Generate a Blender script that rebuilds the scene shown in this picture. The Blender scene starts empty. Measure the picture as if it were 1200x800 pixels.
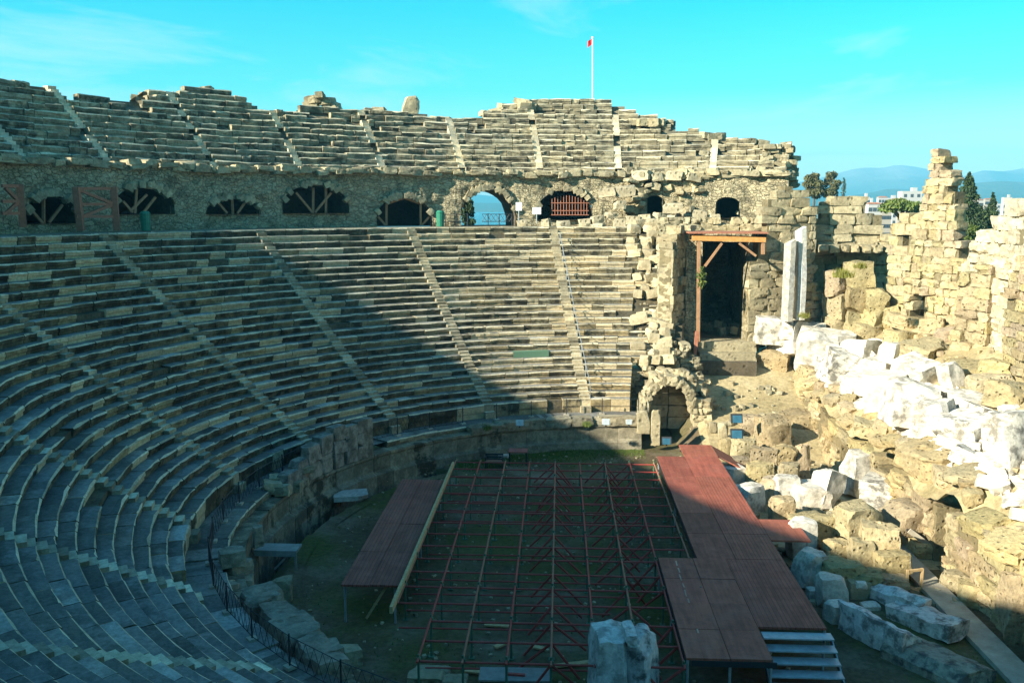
import bpy, math, random
from mathutils import Vector, Matrix, noise, Euler
R = math.radians
random.seed(7)
SC = bpy.context.scene
COL = SC.collection
# ------------------------------------------------------------------ camera frame (metres)
H, FPX, YAW, PIT = 13.5, 1071.0, .0519, .1455
CX, CY = 4.28, 34.63                       # centre of the theatre circle
FW = Vector((-math.sin(YAW)*math.cos(PIT), math.cos(YAW)*math.cos(PIT), -math.sin(PIT)))
RT = Vector((math.cos(YAW), math.sin(YAW), 0)); UP = RT.cross(FW)
def ray(px, py): return FW + RT*((px-600)/FPX) + UP*((400-py)/FPX)
def at(px, py, Y):                          # point of the place seen at a pixel, at depth Y
    v = ray(px, py); return v*(Y/v.y) + Vector((0, 0, H))
def ground(px, py, z=0.0):
    v = ray(px, py); return v*((z-H)/v.z) + Vector((0, 0, H))
def proj(p):
    d = Vector(p)-Vector((0, 0, H)); z = max(d.dot(FW), .01)
    return 600+FPX*d.dot(RT)/z, 400-FPX*d.dot(UP)/z
def pol(r, th, z=0.0): return Vector((CX-r*math.sin(th), CY+r*math.cos(th), z))
def th_of_px(px, r, z=13.0, lo=-40, hi=85):   # polar angle of the point of the far circle seen at column px
    best = min((abs(proj(pol(r, R(lo+(hi-lo)*i/900), z))[0]-px), lo+(hi-lo)*i/900) for i in range(901))
    return R(best[1])
def nz(p, s=1.0, o=0.0): return noise.noise(Vector((p[0]*s+o, p[1]*s+o*1.7, p[2]*s-o)))
def U(a, b): return random.uniform(a, b)
def lerp(tab, x):
    if x <= tab[0][0]: return tab[0][1]
    for (a, u), (b, v) in zip(tab, tab[1:]):
        if x <= b: return u+(v-u)*(x-a)/(b-a)
    return tab[-1][1]

# ------------------------------------------------------------------ materials
M = {}
class NT:
    def __init__(s, name):
        s.m = bpy.data.materials.new(name); s.m.use_nodes = True; s.t = s.m.node_tree; s.t.nodes.clear()
        s.out = s.n('ShaderNodeOutputMaterial'); s.b = s.n('ShaderNodeBsdfPrincipled')
        s.t.links.new(s.b.outputs[0], s.out.inputs[0]); M[name] = s.m
    def n(s, k, **kw):
        x = s.t.nodes.new(k)
        for a, v in kw.items(): setattr(x, a, v)
        return x
    def l(s, a, b): s.t.links.new(a, b)
    def noise(s, scale, detail=6, rough=.6, vec=None):
        x = s.n('ShaderNodeTexNoise'); x.inputs['Scale'].default_value = scale
        x.inputs['Detail'].default_value = detail; x.inputs['Roughness'].default_value = rough
        if vec is not None: s.l(vec, x.inputs['Vector'])
        return x.outputs[0]
    def ramp(s, fac, pts):
        x = s.n('ShaderNodeValToRGB'); e = x.color_ramp.elements
        e[0].position, e[1].position = pts[0][0], pts[-1][0]
        e[0].color, e[1].color = c4(pts[0][1]), c4(pts[-1][1])
        for p, c in pts[1:-1]: q = e.new(p); q.color = c4(c)
        s.l(fac, x.inputs[0]); return x.outputs[0]
    def mix(s, fac, a, b, mode='MIX'):
        x = s.n('ShaderNodeMix', data_type='RGBA', blend_type=mode)
        for v, i in ((fac, x.inputs[0]), (a, x.inputs[6]), (b, x.inputs[7])):
            if isinstance(v, (int, float)): i.default_value = v
            elif isinstance(v, tuple): i.default_value = c4(v)
            else: s.l(v, i)
        return x.outputs[2]
    def math(s, op, a, b=0.0):
        x = s.n('ShaderNodeMath', operation=op)
        for v, i in ((a, x.inputs[0]), (b, x.inputs[1])):
            if isinstance(v, (int, float)): i.default_value = v
            else: s.l(v, i)
        return x.outputs[0]
    def bump(s, h, st, dist=.05):
        x = s.n('ShaderNodeBump'); x.inputs['Strength'].default_value = st; x.inputs['Distance'].default_value = dist
        s.l(h, x.inputs['Height']); s.l(x.outputs[0], s.b.inputs['Normal'])
    def fin(s, col, rough=.9, spec=.2, metal=0.0):
        if isinstance(col, tuple): s.b.inputs['Base Color'].default_value = c4(col)
        else: s.l(col, s.b.inputs['Base Color'])
        s.b.inputs['Roughness'].default_value = rough; s.b.inputs['Specular IOR Level'].default_value = spec
        s.b.inputs['Metallic'].default_value = metal; return s.m
def c4(c):
    if isinstance(c, (int, float)): return (c, c, c, 1)
    return tuple(c)+(1,) if len(c) == 3 else tuple(c)

def stone_mat(name, lichen, fine=9.0, patch=1.6, bump=.6, bd=.04, thr=(.46, .62), pits=0.0, mott=(.55, 1.35)):
    """base colour and growth of lichen come with each block (attribute Col, alpha = lichen), weathering from noise"""
    s = NT(name); a = s.n('ShaderNodeAttribute', attribute_name='Col')
    tc = s.n('ShaderNodeTexCoord').outputs['Object']
    n1 = s.noise(fine, 8, .7, tc); n2 = s.noise(patch, 7, .65, tc); n3 = s.noise(patch*.23, 3, .5, tc)
    v = s.ramp(n1, [(.25, mott[0]), (.75, mott[1])])
    c = s.mix(1.0, a.outputs['Color'], v, 'MULTIPLY')
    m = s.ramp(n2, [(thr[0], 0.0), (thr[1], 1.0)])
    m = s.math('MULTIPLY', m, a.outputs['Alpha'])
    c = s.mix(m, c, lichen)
    w = s.ramp(n3, [(.35, (.86, .88, .9)), (.65, (1.08, 1.03, .95))])
    c = s.mix(1.0, c, w, 'MULTIPLY')
    hgt = n1
    if pits:
        vo = s.n('ShaderNodeTexVoronoi'); vo.inputs['Scale'].default_value = pits; s.l(tc, vo.inputs['Vector'])
        pt = s.ramp(vo.outputs['Distance'], [(.05, 0.0), (.28, 1.0)])
        c = s.mix(.45, c, pt, 'MULTIPLY')
        hgt = s.math('ADD', n1, pt)
    s.bump(hgt, bump, bd)
    return s.fin(c, .92, .15)
stone_mat('seat_stone', (.032, .031, .022), 7, 1.5, .55, .03, (.42, .56))
stone_mat('ruin_stone', (.05, .045, .03), 5, 1.3, .8, .06, (.45, .66), pits=2.2)
stone_mat('conglomerate', (.13, .095, .05), 6, 1.5, 1.0, .08, (.5, .7), pits=4.0, mott=(.5, 1.35))
stone_mat('marble', (.07, .07, .066), 6, 2.1, .7, .05, (.47, .6), mott=(.55, 1.2))
def rubble_mat():
    s = NT('rubble_masonry'); tc = s.n('ShaderNodeTexCoord').outputs['Object']
    mp = s.n('ShaderNodeMapping'); mp.inputs['Scale'].default_value = (1.0, 1.0, 1.7); s.l(tc, mp.inputs['Vector'])
    wv = s.n('ShaderNodeVectorMath', operation='ADD'); s.l(mp.outputs[0], wv.inputs[0])
    nn = s.n('ShaderNodeTexNoise'); nn.inputs['Scale'].default_value = 1.2; s.l(tc, nn.inputs['Vector'])
    sc = s.n('ShaderNodeVectorMath', operation='SCALE'); s.l(nn.outputs[1], sc.inputs[0]); sc.inputs['Scale'].default_value = .9
    s.l(sc.outputs[0], wv.inputs[1])
    vo = s.n('ShaderNodeTexVoronoi'); vo.inputs['Scale'].default_value = 2.9; s.l(wv.outputs[0], vo.inputs['Vector'])
    ve = s.n('ShaderNodeTexVoronoi', feature='DISTANCE_TO_EDGE'); ve.inputs['Scale'].default_value = 2.9; s.l(wv.outputs[0], ve.inputs['Vector'])
    c = s.ramp(vo.outputs['Color'], [(0.1, (.27, .235, .15)), (.4, (.38, .33, .21)), (.7, (.45, .39, .25)), (.95, (.34, .3, .2))])
    n1 = s.noise(8, 8, .7, tc); n2 = s.noise(.9, 6, .65, tc)
    c = s.mix(1.0, c, s.ramp(n1, [(.25, .55), (.75, 1.3)]), 'MULTIPLY')
    c = s.mix(s.ramp(n2, [(.48, 0.0), (.7, .7)]), c, (.07, .062, .04))
    ed = s.ramp(ve.outputs['Distance'], [(0.0, 0.0), (.09, 1.0)])
    c = s.mix(.35, c, ed, 'MULTIPLY')
    s.bump(s.math('ADD', s.math('MULTIPLY', ed, 1.2), n1), .9, .07); s.fin(c, .95, .1)
rubble_mat()
def earth(name, cols, green, gthr, sc=.35):
    s = NT(name); tc = s.n('ShaderNodeTexCoord').outputs['Object']
    n1 = s.noise(sc, 8, .65, tc); n2 = s.noise(sc*14, 8, .7, tc); n3 = s.noise(sc*.55, 5, .6, tc)
    c = s.ramp(n1, [(.3, cols[0]), (.5, cols[1]), (.7, cols[2])])
    c = s.mix(s.ramp(n3, [(gthr, 0.0), (gthr+.14, .8)]), c, green)
    c = s.mix(1.0, c, s.ramp(n2, [(.25, .55), (.75, 1.4)]), 'MULTIPLY')
    s.bump(n2, .8, .06); s.fin(c, .97, .1)
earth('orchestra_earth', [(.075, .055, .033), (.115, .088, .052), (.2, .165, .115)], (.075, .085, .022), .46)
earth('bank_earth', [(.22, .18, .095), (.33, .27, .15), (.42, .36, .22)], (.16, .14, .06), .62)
earth('plain_earth', [(.12, .12, .06), (.16, .15, .08), (.2, .18, .1)], (.06, .085, .03), .5, .01)
def plain(name, col, rough=.6, spec=.3, metal=0.0, var=.35, sc=4.0, bump=.15):
    s = NT(name); tc = s.n('ShaderNodeTexCoord').outputs['Object']; n = s.noise(sc, 8, .7, tc)
    c = s.mix(1.0, col, s.ramp(n, [(.25, 1-var), (.75, 1+var)]), 'MULTIPLY')
    s.bump(n, bump, .02); return s.fin(c, rough, spec, metal)
plain('red_tube', (.3, .05, .038), .55); plain('green_tube', (.06, .13, .08), .6)
plain('dark_metal', (.03, .032, .035), .5); plain('grey_metal', (.3, .34, .36), .35, .5, .3)
plain('pale_wood', (.42, .3, .15), .75, sc=7); plain('orange_wood', (.46, .23, .07), .75, sc=6)
plain('prop_wood', (.3, .17, .09), .8, sc=6); plain('brown_timber', (.3, .125, .075), .75, sc=6); plain('old_board', (.22, .22, .2), .8, sc=3)
plain('lamp_blue', (.03, .1, .15), .3, .5); plain('lamp_white', (.36, .42, .44), .4); plain('sign_white', (.75, .75, .72), .5, var=.05)
plain('green_plastic', (.02, .16, .1), .45); plain('flag_red', (.55, .02, .02), .8, var=.08)
plain('pole_white', (.78, .78, .76), .4, var=.05); plain('concrete', (.34, .31, .24), .9, sc=2)
plain('dark_inside', (.02, .018, .014), 1.0); plain('bark', (.09, .065, .04), .9)
plain('house_white', (.36, .36, .35), .9, var=.08, sc=.3); plain('house_cream', (.31, .28, .23), .9, var=.08, sc=.3)
plain('roof_tile', (.36, .16, .09), .9, sc=.5); plain('window_dark', (.04, .05, .06), .2, .6)
def deck_mat(name, base, line=.0):
    s = NT(name); a = s.n('ShaderNodeAttribute', attribute_name='Col'); tc = s.n('ShaderNodeTexCoord').outputs['Object']
    mp = s.n('ShaderNodeMapping'); mp.inputs['Scale'].default_value = (7, .55, 1); s.l(tc, mp.inputs['Vector'])
    n = s.noise(1.0, 8, .65, mp.outputs[0]); n2 = s.noise(1.3, 6, .6, tc)
    c = s.mix(1.0, a.outputs['Color'], s.ramp(n, [(.3, .62), (.7, 1.25)]), 'MULTIPLY')
    c = s.mix(s.ramp(n2, [(.48, 0.0), (.72, .55)]), c, (.28, .11, .08))
    n4 = s.noise(2.7, 9, .75, tc); c = s.mix(1.0, c, s.ramp(n4, [(.3, .7), (.5, 1.0), (.75, 1.25)]), 'MULTIPLY')
    if line:
        mp2 = s.n('ShaderNodeMapping'); mp2.inputs['Scale'].default_value = (line, 0, 0); s.l(tc, mp2.inputs['Vector'])
        w = s.n('ShaderNodeTexWave', bands_direction='X'); w.inputs['Scale'].default_value = 1.0; s.l(mp2.outputs[0], w.inputs['Vector'])
        g = s.ramp(w.outputs['Fac'], [(0.0, .25), (.12, 1.0)]); c = s.mix(.7, c, g, 'MULTIPLY'); s.bump(g, .5, .01)
    else: s.bump(n, .15, .01)
    s.fin(c, .62, .25)
deck_mat('plywood_red', None); deck_mat('plank_red', None, 2.4)
def leaf_mat(name, col):
    s = NT(name); a = s.n('ShaderNodeAttribute', attribute_name='Col')
    c = s.mix(1.0, a.outputs['Color'], col, 'MULTIPLY'); s.fin(c, .8, .2)
leaf_mat('leaf', (1.0, 1.0, 1.0))
def mountain_mat():
    s = NT('mountain_rock'); tc = s.n('ShaderNodeTexCoord').outputs['Object']; n = s.noise(.0016, 8, .65, tc)
    g = s.n('ShaderNodeSeparateXYZ'); s.l(tc, g.inputs[0])
    zz = s.math('ADD', s.math('MULTIPLY', g.outputs[2], .0032), s.math('MULTIPLY', s.math('SUBTRACT', n, .5), .9))
    c = s.ramp(zz, [(.15, (.06, .075, .04)), (.55, (.16, .15, .11)), (.78, (.3, .28, .25)), (.98, (.62, .62, .64))])
    s.bump(n, .9, 60.0); s.fin(c, .95, .1)
mountain_mat()
def water_mat():
    s = NT('sea_water'); tc = s.n('ShaderNodeTexCoord').outputs['Object']; s.bump(s.noise(.2, 4, .6, tc), .3, .3)
    s.fin((.01, .06, .09), .25, .5)
water_mat()

# ------------------------------------------------------------------ mesh builder
class MB:
    def __init__(s): s.v = []; s.f = []; s.c = []; s.sm = []; s.mi = []
    def face(s, idx, col=(.3, .3, .3, 0), sm=False, mi=0):
        s.f.append(tuple(idx)); s.c.append(col); s.sm.append(sm); s.mi.append(mi)
    def add(s, pts, faces, cols=None, sm=False, mat=None, mi=0):
        o = len(s.v); s.v += [tuple(mat @ Vector(p)) if mat else tuple(p) for p in pts]
        for i, f in enumerate(faces):
            c = cols[i] if isinstance(cols, list) else (cols or (.3, .3, .3, 0))
            s.face([o+j for j in f], c, sm, mi)
    def box(s, c, size, rz=0.0, col=None, rx=0.0, ry=0.0, mi=0):
        m = Matrix.Translation(Vector(c)) @ Euler((rx, ry, rz)).to_matrix().to_4x4()
        x, y, z = [k/2 for k in size]
        P = [(-x,-y,-z),(x,-y,-z),(x,y,-z),(-x,y,-z),(-x,-y,z),(x,-y,z),(x,y,z),(-x,y,z)]
        s.add(P, [(0,3,2,1),(4,5,6,7),(0,1,5,4),(1,2,6,5),(2,3,7,6),(3,0,4,7)], col, False, m, mi)
    def tube(s, a, b, r, n=6, col=None, r2=None, cap=True, mi=0):
        a, b = Vector(a), Vector(b); d = b-a
        if d.length < 1e-6: return
        q = d.to_track_quat('Z', 'Y'); r2 = r if r2 is None else r2
        P = [a+q@Vector((r*math.cos(2*math.pi*i/n), r*math.sin(2*math.pi*i/n), 0)) for i in range(n)]
        P += [b+q@Vector((r2*math.cos(2*math.pi*i/n), r2*math.sin(2*math.pi*i/n), 0)) for i in range(n)]
        F = [(i, (i+1) % n, n+(i+1) % n, n+i) for i in range(n)]
        s.add(P, F, col, True, mi=mi)
        if cap: o = len(s.v)-2*n; s.face([o+n+i for i in range(n)], col or (.3,.3,.3,0), mi=mi); s.face([o+n-1-i for i in range(n)], col or (.3,.3,.3,0), mi=mi)
    def bar(s, a, b, w, h, col=None, mi=0):      # rectangular timber from a to b
        a, b = Vector(a), Vector(b); d = b-a
        q = d.to_track_quat('Y', 'Z').to_matrix().to_4x4(); m = Matrix.Translation((a+b)/2) @ q
        x, y, z = w/2, d.length/2, h/2
        P = [(-x,-y,-z),(x,-y,-z),(x,y,-z),(-x,y,-z),(-x,-y,z),(x,-y,z),(x,y,z),(-x,y,z)]
        s.add(P, [(0,3,2,1),(4,5,6,7),(0,1,5,4),(1,2,6,5),(2,3,7,6),(3,0,4,7)], col, False, m, mi)
    def rock(s, c, size, rz=0.0, rx=0.0, ry=0.0, rough=.1, rnd=.15, n=5, col=(.3,.3,.3,.3), chops=4, freq=1.1, sm=True, var=.06):
        seed = U(0, 500); ids = {}; P = []; F = []; C = []
        cuts = []
        for _ in range(chops):
            v = Vector((U(-1,1), U(-1,1), U(-.6,1))).normalized(); cuts.append((v, U(.78, 1.12)*(abs(v.x)+abs(v.y)+abs(v.z))*.86))
        def vid(i, j, k):
            key = (i, j, k)
            if key in ids: return ids[key]
            p = Vector((2*i/n-1, 2*j/n-1, 2*k/n-1)); u = p.normalized()*1.18
            p = p.lerp(u, rnd)
            for v, d in cuts:
                e = p.dot(v)-d
                if e > 0: p -= v*e
            q = Vector((p.x*size[0], p.y*size[1], p.z*size[2]))*.5
            g = noise.noise_vector(p*freq+Vector((seed, seed*.7, -seed)))*rough + noise.noise_vector(p*freq*3.1+Vector((seed, -seed, seed)))*rough*.4
            q += Vector((g.x*size[0], g.y*size[1], g.z*size[2]))
            ids[key] = len(P); P.append(q); return ids[key]
        rg = range(n)
        for i in rg:
            for j in rg:
                for (f, fl) in (((lambda a,b: (a,b,0)),1),((lambda a,b: (a,b,n)),0),((lambda a,b: (a,0,b)),0),((lambda a,b: (a,n,b)),1),((lambda a,b: (0,a,b)),1),((lambda a,b: (n,a,b)),0)):
                    q = [vid(*f(i,j)), vid(*f(i+1,j)), vid(*f(i+1,j+1)), vid(*f(i,j+1))]
                    F.append(tuple(q[::-1]) if fl else tuple(q))
                    k = 1+U(-var, var); C.append((col[0]*k, col[1]*k, col[2]*k, col[3] if len(col) > 3 else .3))
        m = Matrix.Translation(Vector(c)) @ Euler((rx, ry, rz)).to_matrix().to_4x4()
        s.add(P, F, C, sm, m)
    def build(s, name, mat, parent=None, loc=None):
        me = bpy.data.meshes.new(name); o = Vector(loc) if loc is not None else Vector()
        me.from_pydata([tuple(Vector(p)-o) for p in s.v] if loc is not None else s.v, [], s.f)
        at_ = me.attributes.new('Col', 'FLOAT_COLOR', 'FACE')
        flat = []
        for c in s.c: flat += list(c) if len(c) == 4 else list(c)+[0.0]
        at_.data.foreach_set('color', flat); me.polygons.foreach_set('use_smooth', s.sm)
        mats = mat if isinstance(mat, list) else [mat]
        for m in mats: me.materials.append(M[m])
        if len(mats) > 1: me.polygons.foreach_set('material_index', s.mi)
        me.update()
        if any(s.sm): me.set_sharp_from_angle(angle=R(22))
        ob = bpy.data.objects.new(name, me); COL.objects.link(ob)
        if parent is not None: ob.parent = parent
        if loc is not None: ob.location = o - (Vector(parent.location) if parent is not None else Vector())
        return ob
def tag(o, label=None, cat=None, group=None, kind=None):
    if label: o['label'] = label
    if cat: o['category'] = cat
    if group: o['group'] = group
    if kind: o['kind'] = kind
    return o
def empty(name, loc=(0, 0, 0), rz=0.0):
    o = bpy.data.objects.new(name, None); COL.objects.link(o); o.location = loc; o.rotation_euler = (0, 0, rz); o.empty_display_size = .3; return o
def part(mb, name, mat, root):                # vertices in world space, stored about the thing's base
    return mb.build(name, mat, root, loc=root.location)
def sub(mb, name, mat, pa, root):
    o = mb.build(name, mat, None, loc=root.location); o.parent = pa; o.location = (0, 0, 0); return o

ORD = ['first', 'second', 'third', 'fourth', 'fifth', 'sixth', 'seventh', 'eighth', 'ninth', 'tenth', 'eleventh', 'twelfth', 'thirteenth', 'fourteenth', 'fifteenth', 'sixteenth', 'seventeenth', 'eighteenth', 'nineteenth', 'twentieth', 'twenty-first', 'twenty-second', 'twenty-third', 'twenty-fourth', 'twenty-fifth', 'twenty-sixth', 'twenty-seventh', 'twenty-eighth']

# ------------------------------------------------------------------ colours of the stone
def c_tread():
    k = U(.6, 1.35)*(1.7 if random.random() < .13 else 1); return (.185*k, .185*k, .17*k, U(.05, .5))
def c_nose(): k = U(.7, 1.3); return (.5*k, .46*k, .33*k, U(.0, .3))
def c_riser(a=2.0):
    q = random.random()*(1.3 if a > .42 else .62)  # right-hand wedges paler: cleaner restored stone, with sunlit tan put into the colour
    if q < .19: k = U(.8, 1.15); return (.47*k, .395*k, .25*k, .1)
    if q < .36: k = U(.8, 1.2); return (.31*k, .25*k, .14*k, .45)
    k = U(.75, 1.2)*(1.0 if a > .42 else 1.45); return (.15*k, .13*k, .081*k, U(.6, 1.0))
def c_ruin(l=.5):
    k = U(.7, 1.25); return (.36*k, .315*k, .205*k, U(.1, l))
def c_cong():
    k = U(.8, 1.2); return (.37*k, .31*k*U(.95, 1.04), .19*k*U(.85, 1.1), U(.05, .4))
def c_marb():
    k = U(.85, 1.1); return (.66*k, .63*k, .55*k, U(.2, .85))

# ------------------------------------------------------------------ lower tier of seats
NROW = 28
R0, R1 = 17.75, 31.64
def prof(r): return 1.75+.6417*(r-17)*.985+.0054*(r-17)**2
rows = []
for i in range(NROW):
    r = R0+(R1-.5-R0)*i/(NROW-1); rows.append(r)
zs = [prof(r+.45) for r in rows]
AIS = [R(8.8), R(27.5), R(46.9), R(65.6), R(84.6), R(103.3), R(122.0), R(140.7), R(159.4), R(178.0)]
def row_max(i): return R(191)
def sink(mb):                                  # the near wing of the tier is lower than the far one
    for k, (x, y, z) in enumerate(mb.v):
        t = math.degrees(math.atan2(CX-x, y-CY)) % 360
        if 95 < t < 260 and z > 1.75: mb.v[k] = (x, y, 1.75+(z-1.75)*lerp([(95, 1), (118, .84), (140, .70), (190, .66)], t))
    return mb
def row_min(i):
    r = rows[i]; return R(lerp([(17.5, .5), (20.3, -.5), (20.6, -7.3), (31.6, -8.4)], r))
def seat_block(mb, r, z, h, t, a0, a1, jit, cr, ct, segs=3, wear=.02):
    cn = c_nose(); dr, dz = U(-jit, jit), U(-jit, jit)*.6; tw = U(-jit, jit)*.8; tz = U(-jit, jit)*.4
    prf = [(.075, -h-.06), (.075, -h*.66), (.012, -h*.5), (.0, -.05), (.045, .0), (t*.5, .004), (t+.14, .0), (t+.14, -h)]
    P = []; n = len(prf); sd = U(0, 300)
    for s_ in range(segs+1):
        f = s_/segs; a = a0+(a1-a0)*f
        for k, (u, w) in enumerate(prf):
            rr, zz = r+u+dr+tw*(f-.5), z+w+dz+tz*(f-.5)
            if 1 < k < 6:
                q = noise.noise(Vector((sd+f*2.3, k*.9, sd))); rr += max(0, q)*wear*3*(1 if k < 5 else 0); zz += q*wear*(1.6 if k in (3, 4) else .8)
            P.append(pol(rr, a, zz))
    F = []; C = []
    for s_ in range(segs):
        for k in range(n):
            k2 = (k+1) % n; b, c = s_*n, (s_+1)*n
            F.append((b+k, b+k2, c+k2, c+k)); C.append(cn if k == 3 else (ct if k in (4, 5) else cr))
    F.append(tuple(range(n-1, -1, -1))); C.append(cr); F.append(tuple(segs*n+k for k in range(n))); C.append(cr)
    mb.add(P, F, C, False)
lower = tag(empty('seating_tier', (CX, CY, 1.3)), 'lower tier of curved stone seat rows sweeping round the orchestra below the arches', 'seating tier')
wedges = [(-9, AIS[0])]+list(zip(AIS, AIS[1:]))+[(AIS[-1], 9)]
for wi, (wa, wb) in enumerate(wedges):
    core = MB()
    wp = None
    ang0 = max(wa, R(-8.6)) if wi == 0 else wa; ang1 = min(wb, R(192))
    # rubble core under the wedge (a stepped ramp just below the seats)
    nseg = max(2, int((ang1-ang0)/R(2))); pts = []; prfc = []
    for i in range(NROW): prfc += [(rows[i]+.16, zs[i]-(zs[i]-(zs[i-1] if i else 1.3))-.06), (rows[i]+.16, zs[i]-.09)]
    prfc.append((R1+.5, zs[-1]-.09))
    for s_ in range(nseg):
        a0 = ang0+(ang1-ang0)*s_/nseg; a1 = ang0+(ang1-ang0)*(s_+1)/nseg
        for k in range(len(prfc)-1):
            am = (a0+a1)/2; ri = min(k//2, NROW-1)
            if am > row_max(ri) or am < row_min(ri)-R(.3): continue
            (ra, za), (rb, zb) = prfc[k], prfc[k+1]
            core.add([pol(ra, a0, za), pol(ra, a1, za), pol(rb, a1, zb), pol(rb, a0, zb)], [(0, 1, 2, 3)], (.12, .105, .07, .5))
    wp = part(sink(core), 'seating_wedge', 'seat_stone', lower)
    for i in range(NROW):
        r, z = rows[i], zs[i]; h = z-(zs[i-1] if i else 1.72); t = (rows[i+1]-r) if i < NROW-1 else .55
        hw = .29/r
        a0 = (wa+hw) if wi else row_min(i); a1 = min(wb-hw, row_max(i))
        if a1-a0 < .02: continue
        mb = MB(); a = a0
        while a < a1-.004:
            L = U(.75, 1.9)/r; e = min(a1, a+L)
            if a1-e < .45/r: e = a1
            ruin = wi == 0 and a < R(-2.6) and r > 20.5
            if ruin and random.random() < .45: a = e; continue
            if not ruin and random.random() < .012: a = e; continue
            dull = random.random()
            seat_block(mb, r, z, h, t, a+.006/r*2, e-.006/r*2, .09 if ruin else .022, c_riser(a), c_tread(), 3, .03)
            a = e
        if mb.v: sub(sink(mb), 'seat_row', 'seat_stone', wp, lower)
for ai, a in enumerate(AIS):
    mb = MB()
    for i in range(NROW):
        r, z = rows[i], zs[i]; zp = zs[i-1] if i else 1.72
        if a > row_max(i): continue
        rp = rows[i-1] if i else r-.5; hw = .3/r
        for (ra, za) in ((r-.24, (z+zp)/2), (r+.04, z)):
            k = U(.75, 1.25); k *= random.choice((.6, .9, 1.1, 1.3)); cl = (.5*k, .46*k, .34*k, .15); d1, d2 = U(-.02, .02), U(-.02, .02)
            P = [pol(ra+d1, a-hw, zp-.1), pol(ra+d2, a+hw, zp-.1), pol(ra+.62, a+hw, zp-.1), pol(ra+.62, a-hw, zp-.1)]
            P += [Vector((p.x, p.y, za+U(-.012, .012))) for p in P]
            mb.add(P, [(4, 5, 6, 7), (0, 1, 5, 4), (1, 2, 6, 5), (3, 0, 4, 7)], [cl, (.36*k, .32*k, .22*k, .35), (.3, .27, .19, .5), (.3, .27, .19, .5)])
    part(sink(mb), 'stairway', 'seat_stone', lower)

# ------------------------------------------------------------------ walkway between the tiers
mb = MB(); ZD = 12.2
for k in range(220):
    a0 = R(-21+1.0*k); a1 = a0+R(1.0)
    if a1 > R(192): break
    ri = R1-.02 if a1 < R(95) else 34.0
    z0 = zs[-1]-.02
    for (ra, rb) in ((ri+.4, 33.4), (33.4, 34.8), (34.8, 36.3)):
        if rb < ri: continue
        ra = max(ra, ri)
        k1 = U(.85, 1.1); mb.add([pol(ra, a0, z0), pol(ra, a1, z0), pol(rb, a1, z0), pol(rb, a0, z0)], [(0, 3, 2, 1)], (.26*k1, .24*k1, .17*k1, .3))
    if a0 < R(95) and a0 > R(-8.3):
        for q in range(1):
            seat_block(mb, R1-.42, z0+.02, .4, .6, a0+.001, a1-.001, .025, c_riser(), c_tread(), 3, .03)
tag(mb.build('walkway', 'seat_stone'), 'paved walkway between the two tiers of seats', None, None, 'structure')

# ------------------------------------------------------------------ upper tier
NU = 16
SKY = [(-80, 88), (0, 91), (60, 99), (80, 112), (160, 113), (175, 103), (205, 104), (250, 102), (290, 112), (302, 126), (350, 126), (420, 127), (470, 130), (490, 130), (520, 139), (560, 140), (575, 132), (600, 121), (640, 114), (690, 114), (722, 120), (742, 133), (785, 137), (792, 150), (820, 152), (845, 165), (870, 163), (905, 166), (926, 166), (1000, 166)]
urow = [36.35+.55*i for i in range(NU)]; uz = [16.05+.455*i for i in range(NU)]
UA = [R(a) for a in (-17.5, -8.7, .3, 8.3, 16.5, 25.0, 33.5, 42, 50.5, 59, 68, 77, 90, 110, 130, 150, 170)]
UA = [th_of_px(px, 39.5, 18.5) for px in (838, 723, 628, 534, 436, 334, 228, 95)][0:8]
UA = sorted(UA)+[R(66), R(76), R(90), R(110), R(130), R(150), R(168)]
UEND, UNEAR = R(-19.6), R(186)
upper = tag(empty('seating_tier', (CX, CY, 15.5)), 'upper tier of weathered stone seat rows with a broken skyline above the arches', 'seating tier')
uw = [(UEND, UA[0])]+list(zip(UA, UA[1:]))+[(UA[-1], UNEAR)]
def u_keep(i, a):
    p = pol(urow[i]+.2, a, uz[i]); x, y = proj(p)
    if a > R(72): return True
    return y > lerp(SKY, x)-1.5
FILL = MB()
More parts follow.
